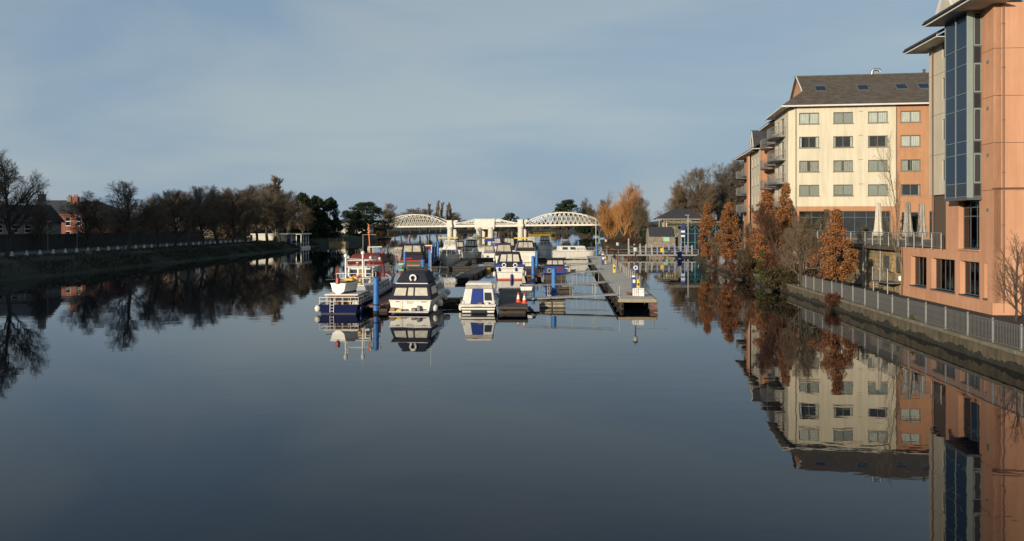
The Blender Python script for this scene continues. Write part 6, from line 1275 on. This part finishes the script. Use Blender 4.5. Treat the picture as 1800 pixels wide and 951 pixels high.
# leaf crowns -----------------------------------------------------
def leaf(mb, c, s, rg, flat=0.0):
    a, b = rg.uniform(0, 6.283), math.acos(rg.uniform(-1, 1) * (1 - flat)); n = Vector((math.sin(b) * math.cos(a), math.sin(b) * math.sin(a), math.cos(b))); u = n.orthogonal().normalized(); v = n.cross(u); k = rg.uniform(0, 6.283)
    p = u * math.cos(k) + v * math.sin(k); q = n.cross(p); L, W = s * rg.uniform(.7, 1.3), s * rg.uniform(.35, .6)
    mb.add([c - p * L * .5, c + q * W * .5, c + p * L * .5, c - q * W * .5], [(0, 1, 2, 3)])
def clump_crown(rg, clumps, n, leafs, sig):
    mb = MB()
    tot = sum(c[3] ** 2 for c in clumps)
    for x, y, z, r in clumps:
        for _ in range(max(3, int(n * r * r / tot))):
            d = Vector((rg.gauss(0, 1), rg.gauss(0, 1), rg.gauss(0, 1))); d.normalize(); d *= r * rg.uniform(.45, 1.05) ** .7
            leaf(mb, Vector((x, y, z)) + Vector((d.x, d.y, d.z * sig)), leafs, rg)
    return mb
def leafy_proto(key, seed, clumps, n, leafs, mt, trunk_h, trunk_r, h, bark='bark', sig=.85, limbs=8):
    rg = random.Random(seed); mb = clump_crown(rg, clumps, n, leafs, sig); tr = MB()
    fast_tube(tr, [Vector((rg.gauss(0, .03 * i), rg.gauss(0, .03 * i), trunk_h * i / 5)) for i in range(6)], trunk_r, trunk_r * .3, 7)
    for k in range(limbs):
        c = clumps[int(len(clumps) * k / limbs)]; a = Vector((0, 0, min(trunk_h * .95, max(trunk_h * .2, c[2] * .6)))); e = Vector(c[:3]); fast_tube(tr, [a, a.lerp(e, .5) + Vector((0, 0, -.1)), e], trunk_r * .4, trunk_r * .1, 4)
    a = tr.build('trunk', bark, smooth=True); c = mb.build('crown', mt); PROTO[key] = (a.data, c.data, h); bpy.data.objects.remove(a); bpy.data.objects.remove(c)
for s in range(3):      # columnar copper trees: narrow, ragged spire
    rg = random.Random(40 + s); cl = []
    for k in range(150):
        z = rg.uniform(.12, 1) ; rad = (1.15 * (1 - ((z - .38) / .64) ** 2) if z > .38 else 1.15 * (.55 + .45 * (z - .12) / .26)); rad = max(.10, rad); a = rg.uniform(0, 6.28); q = rad * math.sqrt(rg.uniform(.15, 1)) * rg.uniform(.8, 1.15)
        cl.append((q * math.cos(a), q * math.sin(a), z * 8, rg.uniform(.22, .42)))
    leafy_proto('copper%d' % s, 50 + s, cl, 9500, .185, 'leaf_copper', 7.4, .10, 8.2, limbs=60)
rg = random.Random(60); cl = []
for k in range(150):    # looser copper tree: broad skirt, ragged spire
    z = rg.uniform(.17, 1); rad = (2.3 * (1 - (z - .4) / .6) ** 1.25 + .12 if z > .4 else 2.3 * (.45 + .55 * (z - .17) / .23)) * rg.uniform(.7, 1.15); a = rg.uniform(0, 6.28); q = rad * math.sqrt(rg.uniform(.1, 1)); cl.append((q * math.cos(a), q * math.sin(a), z * 7, rg.uniform(.25, .5)))
leafy_proto('copper_wide', 61, cl, 10500, .18, 'leaf_copper', 6.6, .12, 7.2, limbs=70)
GC = 'copper leaved trees along the quay'
for k, x, D, h, lab, wd in (('copper0', 1243, 112, 8.2, 'narrow copper leaved tree farthest left on the right quay', 1.1), ('copper1', 1282, 102, 8.1, 'second narrow copper tree from the left on the right quay', 1.35), ('copper2', 1347, 88, 8.8, 'tall copper tree in front of the balconies', 1.2), ('copper0', 1381, 82, 9.4, 'copper tree before the corner of the cream block, half bare', .8), ('copper_wide', 1470, 63, 6.3, 'broad copper leaved tree before the terrace railing', .95)):
    plant_tree(k, px(x, D), D, .85, h, x * .1, lab, 'copper_tree', group=GC, wide=wd)
plant_tree('sapling', px(1573, 60), 59, .85, 12, .4, 'slender bare sapling in front of the terrace and cream facade', 'sapling', wide=.45)
for i, (x, D, h, lab) in enumerate(((1412, 70, 5.6, 'large multi stemmed bare shrub before the cream facade'), (1390, 84, 7.5, 'tall bare shrub left of the multi stemmed one'), (1320, 98, 6.0, 'pale bare shrub between the copper trees'), (1437, 74, 6.8, 'pale bare shrub just left of the broad copper tree'))): plant_tree('multistem', px(x, D), D, .85, h, i * 1.3, lab, 'bare_shrub', 'shrub', 'bare shrubs on the right quay')
plant_tree('upright', px(1387, 76), 77, .85, 7.4, 1.1, 'dense dark brown bare shrub before the corner of the cream block', 'bare_shrub', 'shrub', wide=1.25)
plant_tree('brown2', px(1411, 67), 67, .85, 6.2, 2.1, 'spreading brown bare tree with pale trunk beside the broad copper tree', 'bare_tree', wide=.95)
for i, (x, D, h, k) in enumerate(((1330, 92, 5.4, 'upright'), (1362, 84, 6.4, 'upright'), (1308, 97, 5.0, 'upright'), (1442, 72, 5.0, 'upright'), (1262, 108, 4.6, 'brown2'))): plant_tree(k, px(x, D), D, .85, h, i * 1.9, ('bare brown shrub behind the evergreen bush', 'bare brown shrub left of the tall copper tree', 'bare brown shrub right of the second copper tree', 'bare brown shrub left of the broad copper tree', 'bare brown shrub between the two farthest copper trees')[i], 'bare_shrub', 'shrub', wide=.75)
plant_tree('near', 26.95, 43, .9, 4.9, 1.0, 'bare shrub at the right edge before the orange wall', 'bare_shrub', 'shrub')
def bush(name, X, Y, z, rx, ry, rz_, n, leafs, mt, label, twigs=None, seed=0, droop=0):
    rg = random.Random(seed + int(X * 7 + Y)); cl = []
    for k in range(46):
        d = Vector((rg.gauss(0, 1), rg.gauss(0, 1), abs(rg.gauss(0, 1)) - droop)).normalized(); f = rg.uniform(.35, .95); cl.append((d.x * rx * f, d.y * ry * f, rz_ * .12 + d.z * rz_ * f, rg.uniform(.18, .34) * min(rx, rz_)))
    b = empty(name, (X, Y, z), 0, label, 'bush', 'bushes along the quay wall'); clump_crown(rg, cl, n, leafs, .8).build('foliage', mt, b)
    s = MB()
    for k in range(16 if not twigs else twigs):
        d = Vector((rg.gauss(0, .6), rg.gauss(0, .6), 1 - droop * 1.2)).normalized(); e = Vector((d.x * rx, d.y * ry, d.z * rz_)); fast_tube(s, [Vector((0, 0, 0)), e * .5 + Vector((0, 0, .1)), e * 1.08], .022, .006, 4)
    s.build('stems', 'twig_red' if mt == 'leaf_rust' else 'twig_brown', b); return b
for X_, D_, w_, i in HEDGE: bush('hedge_bush', X_, D_, 2, w_ * 1.5, 2.2, 4.6, 2200, .34, 'leaf_brown' if i % 3 else 'leaf_olive', 'dark hedge bush behind the trunks of the left trees, %s from the left' % ordn(i))
QB = lambda x, D, dx=0.0: (max(px(x, D), XR(D) + dx), D)
bush('evergreen_bush', *QB(1333, 81, .3), .2, 1.25, 1.7, 3.0, 3200, .2, 'leaf_green', 'yellow-green evergreen bush on the quay edge')
bush('brown_bush', *QB(1376, 73, -.1), .0, 1.8, 3.6, 2.5, 9000, .2, 'leaf_olive', 'large brown-green bush spilling over the quay wall', 40)
bush('dark_bush', *QB(1303, 88, -.1), .0, 1.3, 3.4, 2.2, 6000, .19, 'leaf_brown', 'dark low bush left of the evergreen bush', 40)
bush('rust_bush', *QB(1274, 98, .0), .1, 1.2, 2.6, 2.4, 4000, .12, 'leaf_rust', 'reddish twiggy bush under the second copper tree', 60)
bush('rust_bush', *QB(1240, 111, .0), .1, 1.2, 2.6, 2.6, 3600, .12, 'leaf_rust', 'reddish bush under the farthest copper tree', 60)
bush('green_bush', *QB(1224, 121, .2), .1, 1.2, 2.2, 2.0, 2600, .13, 'leaf_olive', 'rounded green bush at the far end of the quay wall')
bush('hanging_bush', XR(57) - .1, 57, .5, .8, 1.15, .8, 4200, .085, 'leaf_rust', 'rust coloured bush hanging from the quay wall below the broad copper tree', 90, 0, .5)
bush('rust_bush', *QB(1350, 79, .6), .8, 1.4, 2.2, 2.6, 3600, .16, 'leaf_rust', 'rust brown bush between the evergreen and the large brown-green bush', 60)
bush('olive_bush', *QB(1288, 93, .5), .6, 1.2, 2.6, 2.2, 3200, .16, 'leaf_olive', 'olive bush between the two reddish bushes and the evergreen', 40)
bush('ochre_bush', *QB(1422, 67.5, .8), .8, 1.0, 1.8, 1.5, 2600, .14, 'leaf_brown', 'brown bush behind the left end of the bar fence', 40)
bush('terrace_shrub', px(1607, 66), 66, 4.4, 1.1, 1.0, 2.5, 2200, .16, 'leaf_dark', 'dark evergreen shrub behind the folded umbrellas'); bush('terrace_plant', px(1556, 67), 66.6, 4.4, .6, .6, 1.1, 900, .14, 'leaf_dark', 'small potted evergreen beside the pale umbrella'); bush('terrace_plant', px(1518, 71), 71, 4.4, .5, .5, 1.6, 900, .14, 'leaf_olive', 'feathery plant left of the pale umbrella')
bush('weed_tuft', XR(44) + .3, 44, .84, .35, .6, .25, 500, .1, 'leaf_green', 'small green weed tuft on the coping by the fence')
# grass and weeds along the wall top and bank edges
gr = MB(); rg = random.Random(70)
for k in range(2600):
    D = rg.uniform(30, 120); x = XR(D) + rg.choice((.5, .52, .56)) + rg.uniform(-.08, .5) ** 2; h = rg.uniform(.04, .16); a = rg.uniform(0, 6.28); dx, dy = .02 * math.cos(a), .02 * math.sin(a); gr.add([(x - dx, D - dy, .84), (x + dx, D + dy, .84), (x + rg.uniform(-.06, .06), D + rg.uniform(-.06, .06), .84 + h)], [(0, 1, 2)])
tag(gr.build('quay_grass', 'grass'), 'thin grass growing behind the quay coping', 'grass', kind='stuff')
gr = MB()
for k in range(26000):
    D = rg.uniform(82, 235) ** 1.0; o_ = rg.uniform(.1, 8.5); x = XL(D) - o_; z = lerp_tab([(0, .05), (.15, .25), (1.2, .75), (2.6, 1.35), (4.4, 1.9), (5.6, 2.02), (9, 2.06)], o_) - .03; h = rg.uniform(.12, .4) * (1.4 if o_ < 3 else .6); a = rg.uniform(0, 6.28); dx, dy = .05 * math.cos(a), .05 * math.sin(a); gr.add([(x - dx, D - dy, z), (x + dx, D + dy, z), (x + rg.uniform(-.15, .15), D + rg.uniform(-.1, .1), z + h)], [(0, 1, 2)])
tag(gr.build('bank_grass', 'grass'), 'rough grass covering the left river bank', 'grass', kind='stuff')
# evergreens on the left
for s in range(2):
    rg = random.Random(80 + s); cl = []
    for k in range(190): z = rg.uniform(.03, 1); rad = 4.6 * (1 - z) ** .42 * (.8 + .4 * rg.random()) * min(1, .6 + z * 3); a = rg.uniform(0, 6.28); q = rad * math.sqrt(rg.uniform(.3, 1)); cl.append((q * math.cos(a), q * math.sin(a), z * 13, rg.uniform(.5, 1.0)))
    leafy_proto('conifer%d' % s, 82 + s, cl, 12000, .55, 'leaf_dark', 11, .25, 13.4, sig=1.0)
rg = random.Random(90); cl = []
for k in range(190):    # spreading pine in flat tiers
    t_ = rg.randrange(6); zz = (4.2, 6.0, 7.6, 9.0, 10.4, 11.8)[t_]; rad = (8.6, 9.0, 8.4, 7.0, 5.0, 2.8)[t_]; a = rg.uniform(0, 6.28); q = rad * math.sqrt(rg.uniform(.05, 1)); cl.append((q * math.cos(a), q * math.sin(a) * .8, zz + rg.gauss(0, .35) - q * .05, rg.uniform(.8, 1.5)))
leafy_proto('cedar', 91, cl, 12000, .5, 'leaf_pine', 10.5, .5, 12.6, sig=.5, limbs=16)
GE = 'dark evergreens on the left bank'
plant_tree('conifer0', px(531, 240), 240, 2, 13.4, 0, 'dark conifer right behind the boathouse veranda', 'conifer', group=GE, wide=1.0); plant_tree('conifer1', px(556, 250), 250, 2, 13.0, 1, 'dark conifer between two others right of the boathouse', 'conifer', group=GE, wide=1.05); plant_tree('conifer0', px(578, 256), 258, 2, 12.7, 2.2, 'dark conifer next to the spreading pine', 'conifer', group=GE, wide=.95); plant_tree('conifer1', px(545, 262), 264, 2, 12.6, 3, 'dark conifer at the back of the group by the boathouse', 'conifer', group=GE)
plant_tree('cedar', px(640, 292), 296, 1.6, 12.9, 0, 'wide spreading dark pine left of the bridge', 'pine_tree', group=GE, wide=1.08); plant_tree('conifer1', px(612, 284), 300, 1.6, 9.5, 1, 'dark evergreen under the left side of the spreading pine', 'conifer', group=GE, wide=1.2); plant_tree('brown1', px(590, 262), 265, 1.8, 7, 1, 'small bare tree left of the spreading pine by the jetty', wide=1.0); plant_tree('brown2', px(608, 262), 268, 1.8, 6, 3, 'low brown bare tree in front of the spreading pine', wide=1.0)
plant_tree('brown2', px(680, 330), 335, 1.6, 14, 2, 'bare tree peeping out right of the spreading pine')
for i, x in enumerate((-64, -60, -56.5, -53.8)): bush('shore_bush', x, 318 + 14 * i, .6, 3.2, 3.2, 3.0, 1400, .4, 'leaf_brown', 'dark shore bush under the bridge left end, %s from the left' % ordn(i))
# beyond the bridge
for i, (x, D, h, wd) in enumerate(((755, 560, 20.5, .8), (767, 570, 23, .75), (774, 575, 22, .7), (786, 560, 20, .7), (793, 565, 21.5, .75))): plant_tree('poplar', px(x, D), D, 1.2, h, i, 'thin poplar beyond the left arch of the bridge, %s from the left' % ordn(i), 'poplar', group='poplars beyond the bridge', wide=wd * 1.3)
for i, (x, D, h) in enumerate(((705, 520, 14), (722, 540, 16.5), (738, 530, 17), (750, 545, 16.5), (806, 540, 13.5), (798, 600, 15), (694, 480, 12.5))): plant_tree(('brown1', 'brown2')[i % 2], px(x, D), D, 1.2, h, i * 2, 'brown bare tree behind the left arch, %s of seven' % ordn(i), group='bare trees beyond the left arch', wide=1.7)
rg = random.Random(95); cl = []
for k in range(60): a = rg.uniform(0, 6.28); z = rg.uniform(.05, 1); rad = 4.6 * math.sqrt(max(.05, 1 - (z - .25) ** 2 * 1.6)); q = rad * math.sqrt(rg.uniform(.2, 1)); cl.append((q * math.cos(a), q * math.sin(a), z * 8, rg.uniform(.8, 1.4)))
leafy_proto('round_green', 96, cl, 3500, .6, 'leaf_dark', 6, .3, 9)
plant_tree('round_green', px(896, 610), 610, .8, 15, 0, 'rounded dark green tree in the middle beyond the bridge', 'evergreen_tree', wide=1.05); plant_tree('round_green', px(921, 640), 640, .8, 9, 1, 'small dark tree right of the rounded one beyond the bridge', 'evergreen_tree', wide=.5); plant_tree('round_green', px(929, 640), 650, .8, 11, 2, 'dark pointed tree left of the right arch beyond the bridge', 'evergreen_tree', wide=.5)
plant_tree('cedar', px(998, 440), 446, 1.2, 19, 1, 'dark layered conifer behind the right arch', 'pine_tree', wide=.78); plant_tree('conifer0', px(1035, 430), 436, 1.2, 14, 1, 'dark conifer at the right end of the right arch', 'conifer', wide=1.4)
for i, (x, D, h) in enumerate(((1022, 450, 21), (1052, 300, 18), (1040, 400, 16), (1062, 330, 16))): plant_tree(('lime2', 'sapling', 'brown1', 'brown2')[i], px(x, D), D, 1.1, h, i * 2, ('pale bare tree rising behind the dark layered conifer', 'tall sparse bare tree left of the orange willow', 'brown bare tree at the right end of the bridge', 'brown bare tree between bridge and orange willow')[i], group='bare trees right of the bridge', wide=(.8, .9, 1.2, 1.0)[i])
# far woods: one mass of small tree shapes
fw = MB(); rg = random.Random(99)
for k in range(420):
    D = rg.uniform(760, 1500); X = rg.uniform(-.75, .75) * D; h = rg.uniform(5, 12); r = h * rg.uniform(.35, .6); n_ = 7
    rings = []
    for z, f in ((.0, .55), (.25, 1), (.6, .9), (.85, .55), (1, .12)): rings.append([(X + r * f * math.cos(2 * math.pi * j / n_) * rg.uniform(.75, 1.2), D + r * f * math.sin(2 * math.pi * j / n_) * rg.uniform(.75, 1.2), .8 + h * z * rg.uniform(.93, 1.07)) for j in range(n_)])
    fw.loft(rings)
tag(fw.build('far_woods', 'leaf_brown'), 'far wooded shore beyond the bridge', 'woods', kind='stuff')
# right bank
GR = 'large bare trees behind the pavilion'
for i, (x, D, h, wd) in enumerate(((1190, 222, 16, 1.0), (1213, 228, 21, 1.0), (1235, 222, 21.5, 1.05), (1258, 232, 23.5, 1.0), (1280, 225, 24, 1.05), (1303, 238, 24.5, 1.0), (1330, 240, 23, 1.0))): plant_tree(('brown2', 'brown1', 'brown2', 'brown1', 'lime1', 'brown2', 'brown1')[i], px(x, D), D, 1.1, h, i * 1.9, 'large bare tree behind the pavilion, %s from the left' % ordn(i), group=GR, wide=wd)
plant_tree('willow', px(1098, 255), 255, .9, 19.5, 0, 'orange stemmed willow right of the bridge', 'willow', wide=1.0); plant_tree('willow', px(1116, 250), 262, .9, 15.5, 4, 'orange willow right behind the large one', 'willow', wide=1.0); plant_tree('willow', px(1072, 270), 280, .9, 13.5, 5, 'dull orange willow at the left of the willow clump', 'willow', wide=1.0); plant_tree('willow', px(1086, 262), 268, .9, 13, 2, 'smaller orange willow at the left foot of the large one', 'willow', wide=1.0); plant_tree('brown2', px(1126, 240), 242, .9, 14, 1, 'brown bare tree right of the orange willow', wide=.9); plant_tree('lime2', px(1140, 250), 256, .9, 11, 3, 'small bare tree left of the hipped pavilion roof'); plant_tree('brown1', px(1070, 285), 288, .9, 13, 4, 'brown bare tree left of the orange willow', wide=.9)
for i, (x, D, r) in enumerate(((1078, 232, 2.6), (1092, 226, 2.6), (1106, 222, 2.4), (1120, 212, 2.6), (1133, 205, 2.2))): bush('brown_bush', px(x, D), D, .6, r, r, 2.6, 1500, .26, 'leaf_brown' if i % 2 else 'leaf_rust', 'brown shore bush below the orange willow, %s from the left' % ordn(i))
bush('ivy', px(1133, 195), 196, .8, 1.4, 1.4, 5.5, 2200, .25, 'leaf_dark', 'dark ivy column left of the stone hut'); 
iv = MB(); rg = random.Random(101)
for k in range(3200): leaf(iv, Vector((rg.uniform(2.2, 7.0), -.08 + rg.gauss(0, .06), rg.uniform(1, 7.3))), .26, rg)
o = iv.build('ivy_leaves', 'leaf_green', hp); tag(o, kind='stuff')
